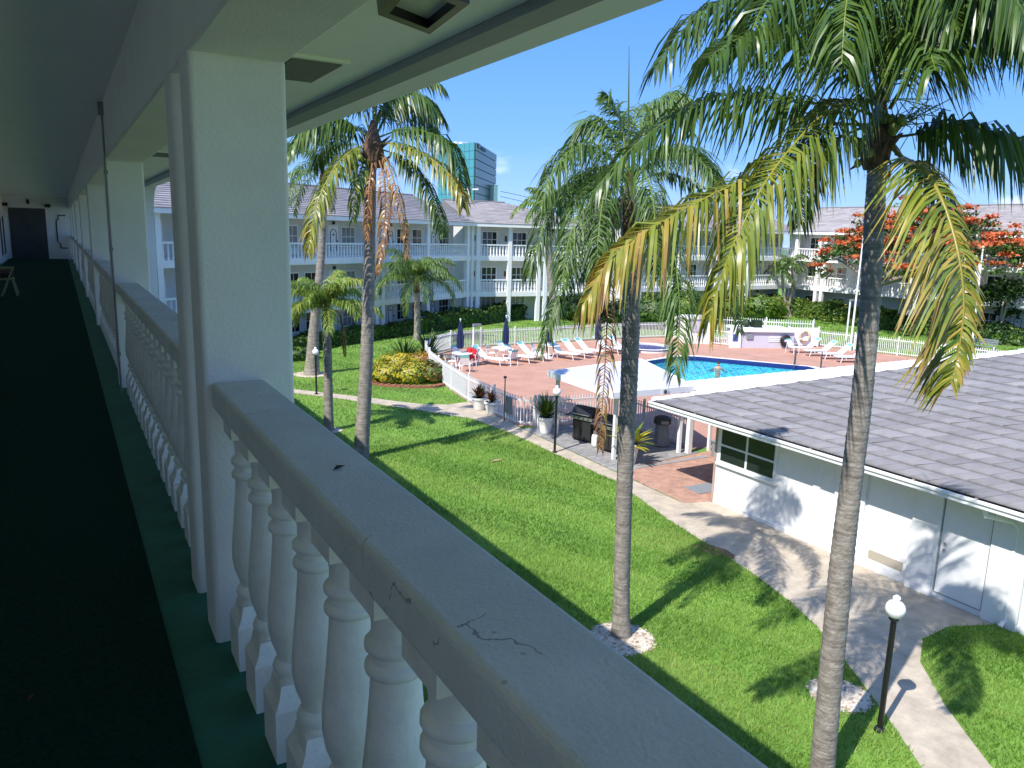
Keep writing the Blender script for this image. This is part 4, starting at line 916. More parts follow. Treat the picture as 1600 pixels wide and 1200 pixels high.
t = thing('litter_bin', 'tapered grey plastic litter bin with a hooded slot at the fence end', 'bin', (17.75, 19.85, .016)); q = MB()
q.lathe([(.26, 0), (.30, .05), (.24, .78), (.26, .8)], (17.75, 19.85, .016), 8, .39); q.build('body', 'grey', t); q = MB(); q.lathe([(.28, .8), (.32, .84), (.31, 1.0), (.16, 1.08), (.001, 1.1)], (17.75, 19.85, .016), 8, .39); q.build('lid', 'greydoor', t); q = MB(); q.rbox(17.62, 19.58, .86, .97, .26, .05, -.4); q.build('slot', 'steel', t)
t = thing('storage_box', 'grey plastic deck storage box with a dark handle slot at the brick end wall', 'box', (18.6, 17.6, .012)); q = MB(); q.rbox(18.7, 17.55, .012, .5, .62, 1.15, -.15); bevel(q.build('body', 'grey', t), .02); q = MB(); q.rbox(18.7, 17.55, .5, .57, .68, 1.22, -.15); bevel(q.build('lid', 'grey', t), .02); q = MB(); q.rbox(18.37, 17.6, .33, .42, .03, .5, -.15); q.build('handle_slot', 'black', t)
o = MB().box(15.3, 17.4, 15.35, 16.0, .012, .03).build('door_mat', 'grey', loc=(16, 15.6, .012)); tag(o, 'dark grey rubber mat on the brick paving by the end wall', 'mat')
t = thing('brick_planter', 'low red brick planter wall behind the storage box', 'planter', (20, 18, 0)); q = MB(); q.box(19.25, 22, 17.9, 18.2, 0, .55); q.box(19.25, 22, 17.86, 18.24, .55, .6); q.build('brick_wall', MT['brickpave'], t)
def pot(x, y, h, r, label):
    t = thing('plant_pot', label, 'pot', (x, y, .012), 0, 'white plant pots'); q = MB(); q.lathe([(r*.62, 0), (r*.66, .02), (r*.95, h*.84), (r*1.06, h*.85), (r*1.06, h*.99), (r*.95, h), (r*.88, h*.97), (r*.85, h*.86)], (x, y, .012), 20); q.build('pot_body', 'pot', t, smooth=False); q = MB(); q.lathe([(.001, h*.88), (r*.86, h*.88)], (x, y, .012), 16); q.build('soil', 'husk', t)
P1_ = g(748.5, 640)[:2]; P2_ = g(769, 647)[:2]; P3_ = np.array([14.98, 23.05]); P4_ = np.array([15.35, 18.62])
pot(*P1_, .52, .33, 'round white pot with bronze plant, left of the pair by the fence'); pot(*P2_, .52, .33, 'round white pot with bronze plant, right of the pair by the fence'); pot(*P3_, .62, .30, 'tall white pot with a green plant behind the middle lamp post'); pot(*P4_, .68, .30, 'tall tapered white pot with a yellow green sago beside the middle palm')
def tuft(name, label, cat, c, n, ln, wd, tints, el=(30, 85), bend=.5, seed=0, m='bush', group=None):
    r = np.random.default_rng(seed); V = []; Q = []; T = []
    for i in range(n):
        a = r.uniform(0, 2*pi); e_ = R(r.uniform(*el)); l = ln*r.uniform(.7, 1.1); d0 = np.array([cos(a)*cos(e_), sin(a)*cos(e_), sin(e_)]); p = np.array(c, float); sd = np.array([-sin(a), cos(a), 0]); o = len(V); K_ = 4; ti = float(np.clip(r.choice(tints)+r.normal(0, .03), 0, 1))
        for k in range(K_+1):
            wk = wd*[.5, 1, 1, .7, .06][k]; V += [p-sd*wk/2, p+sd*wk/2]; dd_ = nrm(d0-np.array([0, 0, bend*(k/K_)**1.5])); p = p+dd_*l/K_
        for k in range(K_): Q.append((o+2*k, o+2*k+1, o+2*k+3, o+2*k+2)); T.append(ti)
    return tag(np_mesh(name, V, Q, m, T, loc=c), label, cat, group)
tuft('bronze_plant', 'bronze and green leafy plant in the left fence pot', 'plant', (*P1_, .48), 60, .6, .11, [.85, .85, .4], seed=1, group='plants in white pots'); tuft('bronze_plant', 'bronze spiky plant in the right fence pot', 'plant', (*P2_, .48), 42, .6, .10, [.85, .85, .85, .3], seed=2, group='plants in white pots')
tuft('potted_palm', 'bushy green potted plant behind the middle lamp post', 'plant', (*P3_, .58), 120, .95, .07, [.45, .55, .62], (25, 88), .6, 3, group='plants in white pots'); tuft('sago_plant', 'yellow green sago with stiff arching leaves beside the middle palm trunk', 'plant', (*P4_, .62), 46, .85, .14, [.55, .68, .68], (5, 80), .45, 4, group='plants in white pots')
# ------------------------------------------------------------------ palms
UPV = np.array([0, 0, 1.])
def frond(parent, ctrl, nl=70, L=.8, wd=.04, hang=.9, t0=.2, t1=None, tipbrown=0, plum=0, seed=0, m='leaf', s0=.14, rach=.022, rt=None, side=1, name='frond', tnoise=.05, fwd=.55, segs=4, far=1.0):
    r = np.random.default_rng(seed); n = 40; C_ = spline(ctrl, n); V = []; Q = []; T = []
    t1 = t0 if t1 is None else t1
    # rachis
    ns = 5; seg = np.linalg.norm(np.diff(C_, axis=0), axis=1).sum()
    for i in range(n+1):
        d = nrm(C_[min(i+1, n)]-C_[max(i-1, 0)]); u = np.cross(d, UPV); u = u/(np.linalg.norm(u)+1e-6); v = np.cross(u, d); rr = rach*(1.25 if i < 3 else 1)*(1-.85*i/n)
        for k in range(ns): a = 2*pi*k/ns; V.append(C_[i]+(u*cos(a)*1.2+v*sin(a)*.8)*rr)
    rt_ = t0+.25 if rt is None else rt
    for i in range(n):
        for k in range(ns): Q.append((i*ns+k, i*ns+(k+1) % ns, (i+1)*ns+(k+1) % ns, (i+1)*ns+k)); T.append(min(1, rt_))
    SH = [.55, 1, .92, .55, .05] if segs == 4 else [.6, 1, .7, .05]
    for j in range(nl):
        s = s0+(1-s0)*(j+.5)/nl
        for sg in (-1, 1):
            ss = min(.995, s+r.uniform(-.004, .004)); f_ = ss*n; i = min(int(f_), n-1); p = C_[i]+(C_[i+1]-C_[i])*(f_-i); d = nrm(C_[min(i+1, n)]-C_[max(i-1, 0)])
            u = np.cross(d, UPV); u = u/(np.linalg.norm(u)+1e-6)*sg; v = np.cross(u, d)*sg
            l = L*min(1, .45+(ss-s0)/.22)*(1-.62*max(0, (ss-.55)/.45)**1.4)*r.uniform(.74, 1.12)*(far if sg < 0 else 1)
            ph = r.normal(.15, .12)+(r.choice([-.7, 0, .7])*plum if plum else 0)
            k1 = fwd+.5*ss**2
            d0 = nrm(u*cos(ph)+v*sin(ph)+d*k1+r.normal(0, .10, 3)); wv = d*(.9)+r.normal(0, .22, 3); q = p.copy(); o = len(V); tt = t0+(t1-t0)*ss
            hg = hang*r.uniform(.55, 1.35)
            tb = np.clip(tt+r.normal(0, tnoise), 0, 1)
            kink = r.random() < .18; kk_ = r.uniform(.5, 1.2)
            for k in range(segs+1):
                f = k/segs; dd_ = nrm(d0-UPV*hg*min(1, f*1.9)**.8*2.1-(UPV*kk_ if kink and f > .4 else 0)); wn = wv-dd_*(wv@dd_); wn = wn/(np.linalg.norm(wn)+1e-6); h = wd*SH[k]*.5
                V += [q-wn*h, q+wn*h]; q = q+dd_*l/segs
            for k in range(segs):
                Q.append((o+2*k, o+2*k+1, o+2*k+3, o+2*k+2)); T.append(float(np.clip(tb+tipbrown*max(0, (k-1))/(segs-2)*r.random() if tipbrown else tb, 0, 1)))
    return np_mesh(name, V, Q, m, T, parent)
def trunk(parent, pts, rad, rings=True, m='bark', n=18, flare=0, name='trunk', step=.055, seed=0):
    r = np.random.default_rng(seed); Ls = np.linalg.norm(np.diff(np.array(pts), axis=0), axis=1).sum(); k = max(8, int(Ls/step)) if rings else max(10, int(Ls/.25))
    C_ = spline(pts, k); R0 = np.interp(np.linspace(0, 1, k+1), np.linspace(0, 1, len(rad)), rad)
    V = []; Q = []; ph = r.uniform(0, 6)
    for i in range(k+1):
        d = nrm(C_[min(i+1, k)]-C_[max(i-1, 0)]); u = nrm(np.cross(d, [0, 1., 0])); v = np.cross(d, u); z = i*Ls/k
        rr = R0[i]*(1+flare*math.exp(-z/.28)); rr *= (1+(.028 if i % 2 else -.012)+r.normal(0, .007)) if rings else 1+r.normal(0, .03)
        for j in range(n):
            a = 2*pi*j/n; V.append(C_[i]+(u*cos(a)+v*sin(a))*rr*(1+.02*sin(3*a+z*2+ph)+r.normal(0, .006)))
    for i in range(k):
        for j in range(n): Q.append((i*n+j, i*n+(j+1) % n, (i+1)*n+(j+1) % n, (i+1)*n+j))
    return np_mesh(name, V, Q, m, None, parent, smooth=not rings or Ls/k < .03)
def husk(parent, c, r_, h, seed=0):
    r = np.random.default_rng(seed); mb = MB()
    prof = [(r_*.9, -h*.5), (r_*1.25, -h*.3), (r_*1.35, 0), (r_*1.1, h*.3), (r_*.7, h*.6), (r_*.25, h)]
    mb.lathe(prof, c, 12)
    for i in range(16):   # torn leaf bases
        a = i*2.4; el = r.uniform(.5, 1.2); b = np.array([cos(a), sin(a), 0])*r_*1.1+np.array(c)+[0, 0, r.uniform(-h*.4, h*.3)]; d = np.array([cos(a)*cos(el), sin(a)*cos(el), sin(el)*r.choice([1, 1, -.6])])
        mb.tube([b, b+d*r_*.8, b+d*r_*1.6], [r_*.22, r_*.16, r_*.05], 6)
    return mb.build('husk', 'husk', parent)
def autofronds(parent, c, specs, seed, **kw):
    """specs: (azimuth, start elevation, length, droop)"""
    r = np.random.default_rng(seed)
    for i, (az, el, ln, dr) in enumerate(specs):
        pts = [np.array(c, float)]; e_ = el; K_ = 6
        for k in range(K_):
            d = np.array([cos(az)*cos(e_), sin(az)*cos(e_), sin(e_)]); pts.append(pts[-1]+d*ln/K_); e_ -= dr/K_*(.6+.9*k/K_)
            e_ = max(e_, -1.45)
        k2 = dict(kw); tv = k2.pop('tints', [.2]); k2['t0'] = float(r.choice(tv)); frond(parent, pts, seed=seed*100+i, **k2)
def golden(n, els, ln, dr, seed, lo=0):
    r = np.random.default_rng(seed); out = []
    for i in range(n):
        f = i/(n-1); el = els[0]+(els[1]-els[0])*f; out.append((lo+i*2.39996+r.normal(0, .12), el+r.normal(0, .08), ln*r.uniform(.88, 1.08)*(.75 if f < .15 else 1), dr*r.uniform(.85, 1.15)))
    return out
def nuts(parent, c, n, r_, seed):
    r = np.random.default_rng(seed); mb = MB()
    for i in range(n): p = np.array(c)+r.normal(0, r_*1.3, 3); mb.ball(p, r_*r.uniform(.85, 1.1), 10, 1.2)
    mb.build('coconut_cluster', 'coconut', parent, smooth=True)
# --- the big coconut palm on the right
b = g(1283, 1226); H = thing('coconut_palm', 'tall coconut palm at the right with ringed grey trunk and yellowing fronds, nearest the viewer', 'palm tree', b)
tp = [b]+[up(b, x, y) for x, y in ((1296, 1080), (1304, 990), (1315, 877), (1329, 765), (1343, 652), (1354, 540), (1361, 450), (1366, 350), (1371, 250))]
trunk(H, tp, [.158, .148, .146, .142, .128, .124, .115, .115, .11, .105], step=.05, seed=1, n=22)
ctr = up(b, 1372, 205); D0_ = float((M.T@(ctr-CAM))[2])
husk(H, ctr-np.array([0, 0, .15]), .125, .55, 3)
def hf(px_, **kw):   # frond from picture points (x, y, depth offset from the crown)
    frond(H, [at(x, y, D0_+dz) for x, y, dz in px_], **kw)
kw = dict(L=1.08, wd=.033)
hf([(1368, 190, 0), (1318, 212, -.45), (1227, 252, -.9), (1124, 299, -1.25), (1030, 350, -1.5), (961, 397, -1.6), (915, 470, -1.6)], nl=130, t0=.38, t1=.62, tipbrown=.25, rt=.55, seed=11, hang=1.7, tnoise=.11, **{**kw, 'L': 1.0})
hf([(1385, 185, -.1), (1367, 163, -.3), (1329, 158, -.6), (1285, 180, -1.0), (1240, 226, -1.3), (1199, 280, -1.5), (1161, 350, -1.6), (1129, 425, -1.6), (1108, 500, -1.55)], nl=125, t0=.26, t1=.50, tipbrown=.12, rt=.58, seed=12, hang=1.7, tnoise=.08, **{**kw, 'L': .95})
hf([(1392, 225, -.05), (1413, 250, -.4), (1437, 257, -.8), (1462, 292, -1.1), (1484, 345, -1.3), (1500, 411, -1.45), (1506, 480, -1.5), (1498, 548, -1.5), (1486, 600, -1.48)], nl=118, t0=.44, t1=.52, tipbrown=.28, rt=.62, seed=13, hang=.55, tnoise=.13, rach=.030, **{**kw, 'L': 1.08, 'wd': .034, 'far': .38})
hf([(1375, 165, .1), (1330, 90, .2), (1250, 28, .1), (1170, -2, -.1), (1090, 24, -.3), (1025, 105, -.4)], nl=84, t0=.13, seed=14, hang=1.0, **kw)
hf([(1365, 180, 0), (1320, 165, .1), (1264, 160, .2), (1190, 150, .2), (1125, 150, .1), (1060, 178, 0), (993, 226, -.2), (925, 300, -.3)], nl=84, t0=.17, seed=15, hang=1.25, **kw)
hf([(1395, 215, 0), (1440, 208, -.2), (1483, 194, -.4), (1545, 205, -.6), (1610, 232, -.8), (1660, 290, -.9)], nl=84, t0=.17, seed=16, hang=1.3, rt=.4, **kw)
hf([(1385, 160, .1), (1395, 90, -.2), (1425, 30, -.6), (1480, -10, -1.0), (1545, 0, -1.3), (1590, 70, -1.5)], nl=84, t0=.10, seed=18, hang=1.1, **kw)
hf([(1375, 160, 0), (1355, 80, -.2), (1310, 5, -.6), (1255, -30, -1.0), (1200, 0, -1.3), (1165, 70, -1.5)], nl=84, t0=.16, seed=19, hang=1.2, **kw)
hf([(1380, 160, 0), (1375, 70, -.3), (1400, -20, -.7), (1440, -40, -1.1), (1480, 0, -1.4), (1500, 70, -1.5)], nl=84, t0=.18, seed=20, hang=1.1, **kw)
hf([(1378, 160, 0), (1372, 60, -.4), (1350, -30, -.9), (1335, -45, -1.3), (1322, 10, -1.6), (1315, 100, -1.7)], nl=84, t0=.20, seed=21, hang=1.1, **kw)
hf([(1350, 195, 0), (1300, 196, -.3), (1270, 225, -.5), (1256, 280, -.6), (1250, 350, -.6)], nl=56, t0=.04, seed=22, hang=1.2, **{**kw, 'L': .6})
hf([(1400, 240, .1), (1440, 262, .2), (1470, 300, .3), (1480, 350, .3)], nl=44, t0=.06, seed=23, hang=1.0, **{**kw, 'L': .5})
hf([(1380, 150, 0), (1388, 80, .1), (1392, 10, .1), (1398, -50, 0)], nl=60, t0=.25, seed=26, hang=.3, **kw)
hf([(1390, 170, 0), (1440, 90, -.4), (1500, 30, -.9), (1560, 20, -1.3), (1620, 60, -1.6), (1660, 140, -1.8)], nl=84, t0=.14, seed=121, hang=1.2, **kw)
hf([(1370, 165, 0), (1320, 100, -.5), (1245, 60, -1.0), (1170, 55, -1.4), (1105, 90, -1.7)], nl=84, t0=.19, seed=122, hang=1.2, **kw)
hf([(1380, 165, 0), (1420, 70, -.5), (1480, 0, -1.0), (1530, -30, -1.5), (1580, -10, -1.8), (1615, 50, -2.0)], nl=84, t0=.12, seed=123, hang=1.1, **kw)
hf([(1380, 165, 0), (1398, 110, -.5), (1420, 60, -1.0), (1445, 60, -1.4), (1462, 110, -1.7)], nl=90, t0=.2, seed=126, hang=1.2, **kw)
nuts(H, at(1402, 186, D0_-.28), 9, .05, 5); nuts(H, at(1350, 232, D0_-.22), 6, .045, 6)
q = MB(); r_ = random.Random(4)
for i in range(26):
    p0 = at(1400+r_.uniform(-8, 20), 190+r_.uniform(-8, 8), D0_-.2); q.tube([p0, p0+np.array([r_.uniform(-.1, .3), r_.uniform(-.2, .1), r_.uniform(-.05, .2)])*1.2, p0+np.array([r_.uniform(-.1, .5), r_.uniform(-.3, .1), r_.uniform(-.25, .25)])*1.3], .006, 4)
q.build('flower_spray', 'coconut', H)
# --- middle palm
b = g(970, 992); C = thing('feather_palm', 'slim grey palm in mid lawn with drooping feathery fronds and a dead hanging one', 'palm tree', b)
tp = [b]+[up(b, x, y) for x, y in ((972, 900), (976, 750), (983, 600), (986, 480), (984, 350), (981, 290))]
trunk(C, tp, [.155, .145, .14, .145, .15, .15, .12], step=.05, seed=2, flare=.25)
ct = up(b, 981, 290); Dc = float((M.T@(ct-CAM))[2]); q = MB(); q.tube([at(985, 390, Dc), at(983, 330, Dc), at(982, 270, Dc)], [.11, .10, .06], 12); q.build('crownshaft', 'husk', C, smooth=True)
def cf(px_, **k): frond(C, [at(x, y, Dc+dz) for x, y, dz in px_], **{**dict(L=.70, wd=.024, plum=.5, nl=110, hang=1.0, m='queenleaf', rach=.018), **k})
cf([(980, 285, 0), (950, 262, -.1), (905, 278, -.3), (862, 330, -.5), (838, 385, -.6), (826, 430, -.6)], t0=.22, seed=31, hang=1.3)
cf([(980, 290, 0), (945, 300, -.2), (920, 350, -.5), (895, 410, -.8), (868, 475, -1.0), (846, 545, -1.05)], t0=.16, seed=32, hang=1.1, L=.66)
cf([(985, 290, 0), (1015, 300, -.4), (1042, 350, -.9), (1058, 430, -1.3), (1062, 510, -1.4), (1054, 585, -1.4)], t0=.24, seed=33, hang=1.3, L=.78, nl=110)
cf([(985, 290, 0), (1040, 270, -.2), (1095, 300, -.5), (1130, 370, -.8), (1150, 440, -1.0), (1155, 520, -1.0)], t0=.14, seed=34, hang=1.0, L=.5)
cf([(978, 280, 0), (960, 220, .1), (935, 190, .2), (905, 205, .3), (880, 250, .4)], t0=.26, seed=35, hang=.8)
cf([(982, 280, 0), (985, 210, .2), (1005, 170, .4), (1045, 170, .7), (1080, 205, .9)], t0=.26, seed=36, hang=.8)
cf([(980, 280, 0), (972, 200, .1), (955, 160, .1), (945, 150, .1)], t0=.3, seed=37, hang=.4, L=.5)
cf([(985, 285, 0), (1040, 240, .6), (1090, 240, 1.2), (1130, 290, 1.7)], t0=.18, seed=38, hang=1.0)
cf([(978, 285, 0), (935, 265, .7), (900, 285, 1.3), (875, 340, 1.8)], t0=.18, seed=39, hang=1.0)
cf([(982, 290, 0), (1000, 310, .5), (1040, 380, .9), (1060, 450, 1.0)], t0=.12, seed=40, hang=1.2)
cf([(978, 295, 0), (955, 330, .3), (935, 390, .5), (915, 430, .5)], t0=.10, seed=42, hang=1.2)
cf([(978, 285, 0), (950, 275, -.5), (915, 310, -1.0), (890, 370, -1.3), (878, 440, -1.4)], t0=.24, seed=43, hang=1.1)
cf([(980, 285, 0), (965, 265, -.6), (945, 300, -1.2), (935, 370, -1.5), (932, 440, -1.5)], t0=.2, seed=44, hang=1.1)
cf([(984, 285, 0), (1000, 262, -.6), (1018, 300, -1.1), (1025, 370, -1.4), (1025, 440, -1.4)], t0=.22, seed=45, hang=1.1)
cf([(984, 280, 0), (1025, 240, -.4), (1070, 235, -.8), (1110, 270, -1.1), (1135, 330, -1.3)], t0=.2, seed=46, hang=1.1)
cf([(978, 280, 0), (940, 235, -.3), (900, 230, -.6), (865, 265, -.9), (845, 320, -1.0)], t0=.25, seed=47, hang=1.1)
cf([(982, 275, 0), (1010, 190, -.2), (1050, 150, -.3), (1085, 170, -.4)], t0=.28, seed=48, hang=.8)
cf([(978, 300, 0), (960, 350, -.3), (952, 430, -.5), (948, 510, -.55), (945, 580, -.55), (940, 650, -.55), (938, 700, -.55)], t0=.80, t1=.86, seed=41, hang=1.9, L=.42, nl=60, plum=.2, rt=.85, tnoise=.08, s0=.3)
q = MB(); q.tube([at(982, 285, Dc), at(982, 180, Dc), at(983, 72, Dc)], [.022, .016, .004], 6); q.build('spear_leaf', 'queenleaf', C)
# --- tall coconut palm on the left
b = g(564, 716); P = thing('coconut_palm', 'tall coconut palm left of the lawn with green nuts and brown dead fronds', 'palm tree', b)
tp = [b]+[up(b, x, y) for x, y in ((568, 650), (575, 500), (578, 350), (580, 250), (581, 232))]
trunk(P, tp, [.25, .22, .185, .165, .16, .16], step=.07, seed=3, flare=.15)
ct = up(b, 583, 232); Dp = float((M.T@(ct-CAM))[2]); husk(P, ct-np.array([0, 0, .1]), .24, .9, 8)
def pf(px_, **k): frond(P, [at(x, y, Dp+dz) for x, y, dz in px_], **{**dict(L=1.3, wd=.05, nl=90, hang=1.1, m='leaf', rach=.03), **k})
pf([(578, 225, 0), (555, 232, -.4), (528, 255, -.9), (502, 300, -1.3), (488, 350, -1.5), (482, 395, -1.5)], t0=.36, t1=.55, tipbrown=.2, seed=51, L=.95, tnoise=.09)
pf([(590, 215, 0), (625, 204, -.3), (665, 206, -.6), (700, 225, -.8), (718, 265, -.9), (724, 300, -.9)], t0=.17, seed=52, hang=1.3)
pf([(590, 225, 0), (620, 225, -.6), (660, 240, -1.1), (695, 265, -1.4), (720, 300, -1.6), (724, 325, -1.6)], t0=.38, t1=.64, seed=53, L=.9, tnoise=.1)
pf([(592, 232, 0), (625, 245, -.2), (655, 275, -.5), (680, 320, -.7), (692, 365, -.8)], t0=.12, seed=54, L=.95)
pf([(586, 205, 0), (600, 170, .1), (630, 148, .1), (665, 155, 0), (690, 185, -.1)], t0=.16, seed=55, hang=1.0)
pf([(582, 205, 0), (590, 150, .3), (610, 110, .5), (650, 110, .5), (690, 135, .4)], t0=.14, seed=56, hang=.9)
pf([(578, 205, 0), (560, 160, .1), (535, 145, 0), (505, 170, -.2), (480, 215, -.4)], t0=.2, seed=57, hang=1.2)
pf([(576, 215, 0), (545, 195, -.2), (510, 190, -.5), (475, 205, -.8), (450, 240, -1)], t0=.25, seed=58, hang=1.2)
pf([(584, 200, 0), (580, 130, -.3), (570, 90, -.7), (555, 100, -1.1), (545, 150, -1.3)], t0=.15, seed=59, hang=1.1)
pf([(586, 200, 0), (588, 120, .6), (580, 70, 1.2), (565, 80, 1.8)], t0=.15, seed=60, hang=1.0)
pf([(588, 210, 0), (610, 175, 1), (650, 175, 1.8), (690, 215, 2.3)], t0=.1, seed=61, hang=1.1)
pf([(578, 215, 0), (550, 200, 1), (515, 215, 1.8), (490, 260, 2.3)], t0=.1, seed=62, hang=1.1)
pf([(578, 235, 0), (565, 262, -.3), (556, 300, -.4), (552, 345, -.4)], t0=.3, t1=.42, seed=66, hang=1.5, L=.7, nl=44)
pf([(594, 236, 0), (606, 255, -.5), (620, 300, -.8), (632, 350, -.9), (636, 400, -.9)], t0=.78, t1=.82, seed=63, hang=1.9, L=.5, nl=44, rt=.8, tnoise=.08)
pf([(590, 242, 0), (600, 280, -.4), (602, 330, -.5), (597, 380, -.5), (590, 425, -.5)], t0=.82, t1=.85, seed=64, hang=2, L=.6, nl=48, rt=.85, tnoise=.06)
pf([(584, 242, 0), (577, 290, -.5), (575, 340, -.5), (573, 375, -.5)], t0=.84, t1=.86, seed=65, hang=2, L=.4, nl=40, rt=.85, tnoise=.06)
nuts(P, at(556, 250, Dp-.5), 14, .085, 9)
# --- small palms on the left
def simple_palm(name, b, tops, rad, label, nf, els, ln, dr, L, wd, tints, seed, m='queenleaf', plum=.7, hang=.9, nl=56, flare=.2, shaft=True):
    t = thing(name, label, 'palm tree', b); tp = [b]+[up(b, x, y) for x, y in tops]; trunk(t, tp, rad, step=.09, seed=seed, flare=flare)
    c = tp[-1]
    if shaft: q = MB(); q.tube([c-np.array([0, 0, .5]), c-np.array([0, 0, .1]), c+np.array([0, 0, .35])], [rad[-1]*1.15, rad[-1]*1.25, rad[-1]*.4], 10); q.build('crownshaft', 'husk', t, smooth=True)
    autofronds(t, c+np.array([0, 0, .2]), golden(nf, els, ln, dr, seed), seed, L=L, wd=wd, hang=hang, plum=plum, nl=nl, m=m, tints=tints, segs=3); return t, c
t, c = simple_palm('young_palm', g(514, 673), [(512, 570), (510, 492)], [.17, .15, .145], 'short young palm with arching bright green fronds between the lamp and the tall palm', 16, (1.45, .25), 2.1, 1.9, .6, .04, [.42, .48, .5], 71, plum=.35, nl=70)
frond(t, [c+np.array(p) for p in ((0, 0, .1), (.45, .1, .1), (.62, .1, -.6), (.68, .12, -1.5))], nl=44, L=.45, wd=.04, hang=2, t0=.78, seed=710, m='queenleaf', rt=.8, s0=.4)
simple_palm('queen_palm', g(487, 585), [(491, 510), (501, 410), (505, 320), (505, 275)], [.36, .24, .19, .17, .16], 'tall thick footed queen palm behind the short palm, its crown against the roof', 15, (1.3, -.3), 3.2, 1.9, .6, .045, [.2, .26, .3], 72)
t, c = simple_palm('queen_palm', g(652, 531), [(652, 490), (651, 445)], [.24, .21, .20], 'slender queen palm on the lawn before the hedge with wide feathery crown', 21, (1.5, .15), 3.6, 2.5, .8, .04, [.2, .26, .32], 73, nl=80)
simple_palm('royal_palm', (33, 49.6, 0), [(858, 410), (860, 330)], [.30, .27, .24], 'royal palm with bright green crown at the wing corner, left of the middle palm', 13, (1.4, .1), 3.4, 1.7, .8, .07, [.35, .42], 74)
# --- small multi stem trees and flame tree
def cloud(n, c, rx, ry, rz, seed, shell=.55, flat=0):
    r = np.random.default_rng(seed); d = r.normal(0, 1, (n, 3)); d /= np.linalg.norm(d, axis=1)[:, None]; rad = (shell+(1-shell)*r.random(n))[:, None]
    lump = 1+.22*np.sin(d[:, 0:1]*5+seed)*np.sin(d[:, 1:2]*6+1)+.12*np.sin(d[:, 2:3]*9+d[:, 0:1]*8)
    p = d*rad*lump*np.array([rx, ry, rz]); 
    if flat: p[:, 2] = np.maximum(p[:, 2], -flat)
    return p+np.array(c), d
def limbs(parent, b, tips, r0, seed, m='wood', name='limb', fork=.35):
    r = np.random.default_rng(seed); mb = MB(); b = np.array(b, float)
    for tpt in tips:
        tpt = np.array(tpt, float); mid = b+(tpt-b)*.45+np.array([r.normal(0, .25), r.normal(0, .25), abs(r.normal(.3, .2))]); C_ = spline([b, mid, tpt], 10); mb.tube(C_, list(np.linspace(r0, r0*.22, 11)), 7)
        for k in range(3):
            s = C_[int(r.integers(4, 9))]; e_ = tpt+r.normal(0, 1.3, 3)*np.array([1, 1, .35]); mb.tube(spline([s, (s+e_)/2+np.array([0, 0, .2]), e_], 6), list(np.linspace(r0*.4, r0*.08, 7)), 5)
    return mb.build(name, m, parent)
def stemtree(b, ntips, spread, h, cr, label, seed, tints=(.1, .3, .3, .5), stems=3, size=.16, n=2600, name='small_tree'):
    r = np.random.default_rng(seed); t = thing(name, label, 'tree', b); b = np.array(b, float); tips = []
    for i in range(stems):
        a = i*2*pi/stems+r.uniform(0, 1); tips.append(b+np.array([cos(a)*spread, sin(a)*spread, h*r.uniform(.85, 1)]))
    for tp_ in tips: mb = MB(); mb.tube(spline([b+(tp_-b)*.04*[1, 1, 0], b+(tp_-b)*.5+[0, 0, .3], tp_], 10), list(np.linspace(.13, .05, 11)), 8); mb.build('trunk', 'bark', t, smooth=True)
    Cs = []; Ds = []
    for tp_ in tips:
        for k in range(ntips): p, d = cloud(n//(stems*ntips), tp_+r.normal(0, cr*.55, 3)*np.array([1, 1, .5]), cr*.55, cr*.55, cr*.4, int(r.integers(1e6)), .2); Cs.append(p); Ds.append(d)
    Cs = np.concatenate(Cs); Ds = np.concatenate(Ds); V, Q, T = leafcloud(Cs, size, Ds*.5+[0, 0, .4], np.clip(r.choice(tints, len(Cs))+r.normal(0, .05, len(Cs)), 0, 1), seed); np_mesh('crown', V, Q, 'bush', T, t); return t
stemtree(g(1557, 537), 4, .9, 4.0, 1.9, 'two stemmed dark leaved tree before the right end of the wing', 81, (.05, .15, .3, .35), 2, .15, 3600)
t = thing('twin_palm', 'slim twin stemmed palm at the hedge corner right of the pump house', 'palm tree', g(1232, 495)); b = g(1232, 495)
for k, (x, y) in enumerate(((1222, 425), (1238, 412))):
    e_ = up(b, x, y); trunk(t, [b+np.array([0, .25*(k*2-1), 0]), (b+e_)/2+np.array([0, .2*(1-2*k), 0]), e_], [.16, .12, .10], step=.12, seed=83+k); autofronds(t, e_, golden(11, (1.3, -.2), 2.2, 1.8, 83+k), 83+k, L=.6, wd=.06, hang=1, plum=.4, nl=36, m='queenleaf', tints=[.1, .2], segs=3)
b = at(1352, 520, 62); b[2] = 0; cc = at(1445, 385, 62)
t = thing('flame_tree', 'wide flat topped flame tree covered in orange red blossom before the right wing', 'tree', b)
fk = at(1366, 447, 62.5); mb = MB(); mb.tube(spline([b, (b+fk)/2+np.array([0, .3, 0]), fk], 8), list(np.linspace(.38, .26, 9)), 10); mb.build('trunk', 'wood', t, smooth=True)
tips = []; r = np.random.default_rng(9)
for i in range(15): a = i*2.4; q_ = .35+.6*r.random(); tips.append(cc+np.array([cos(a)*6.0*q_, sin(a)*8.6*q_, 3.0*(1-q_**2)-1.3]))
limbs(t, fk, tips, .2, 5)
Cs, Ds, Bs, Bd = [], [], [], []
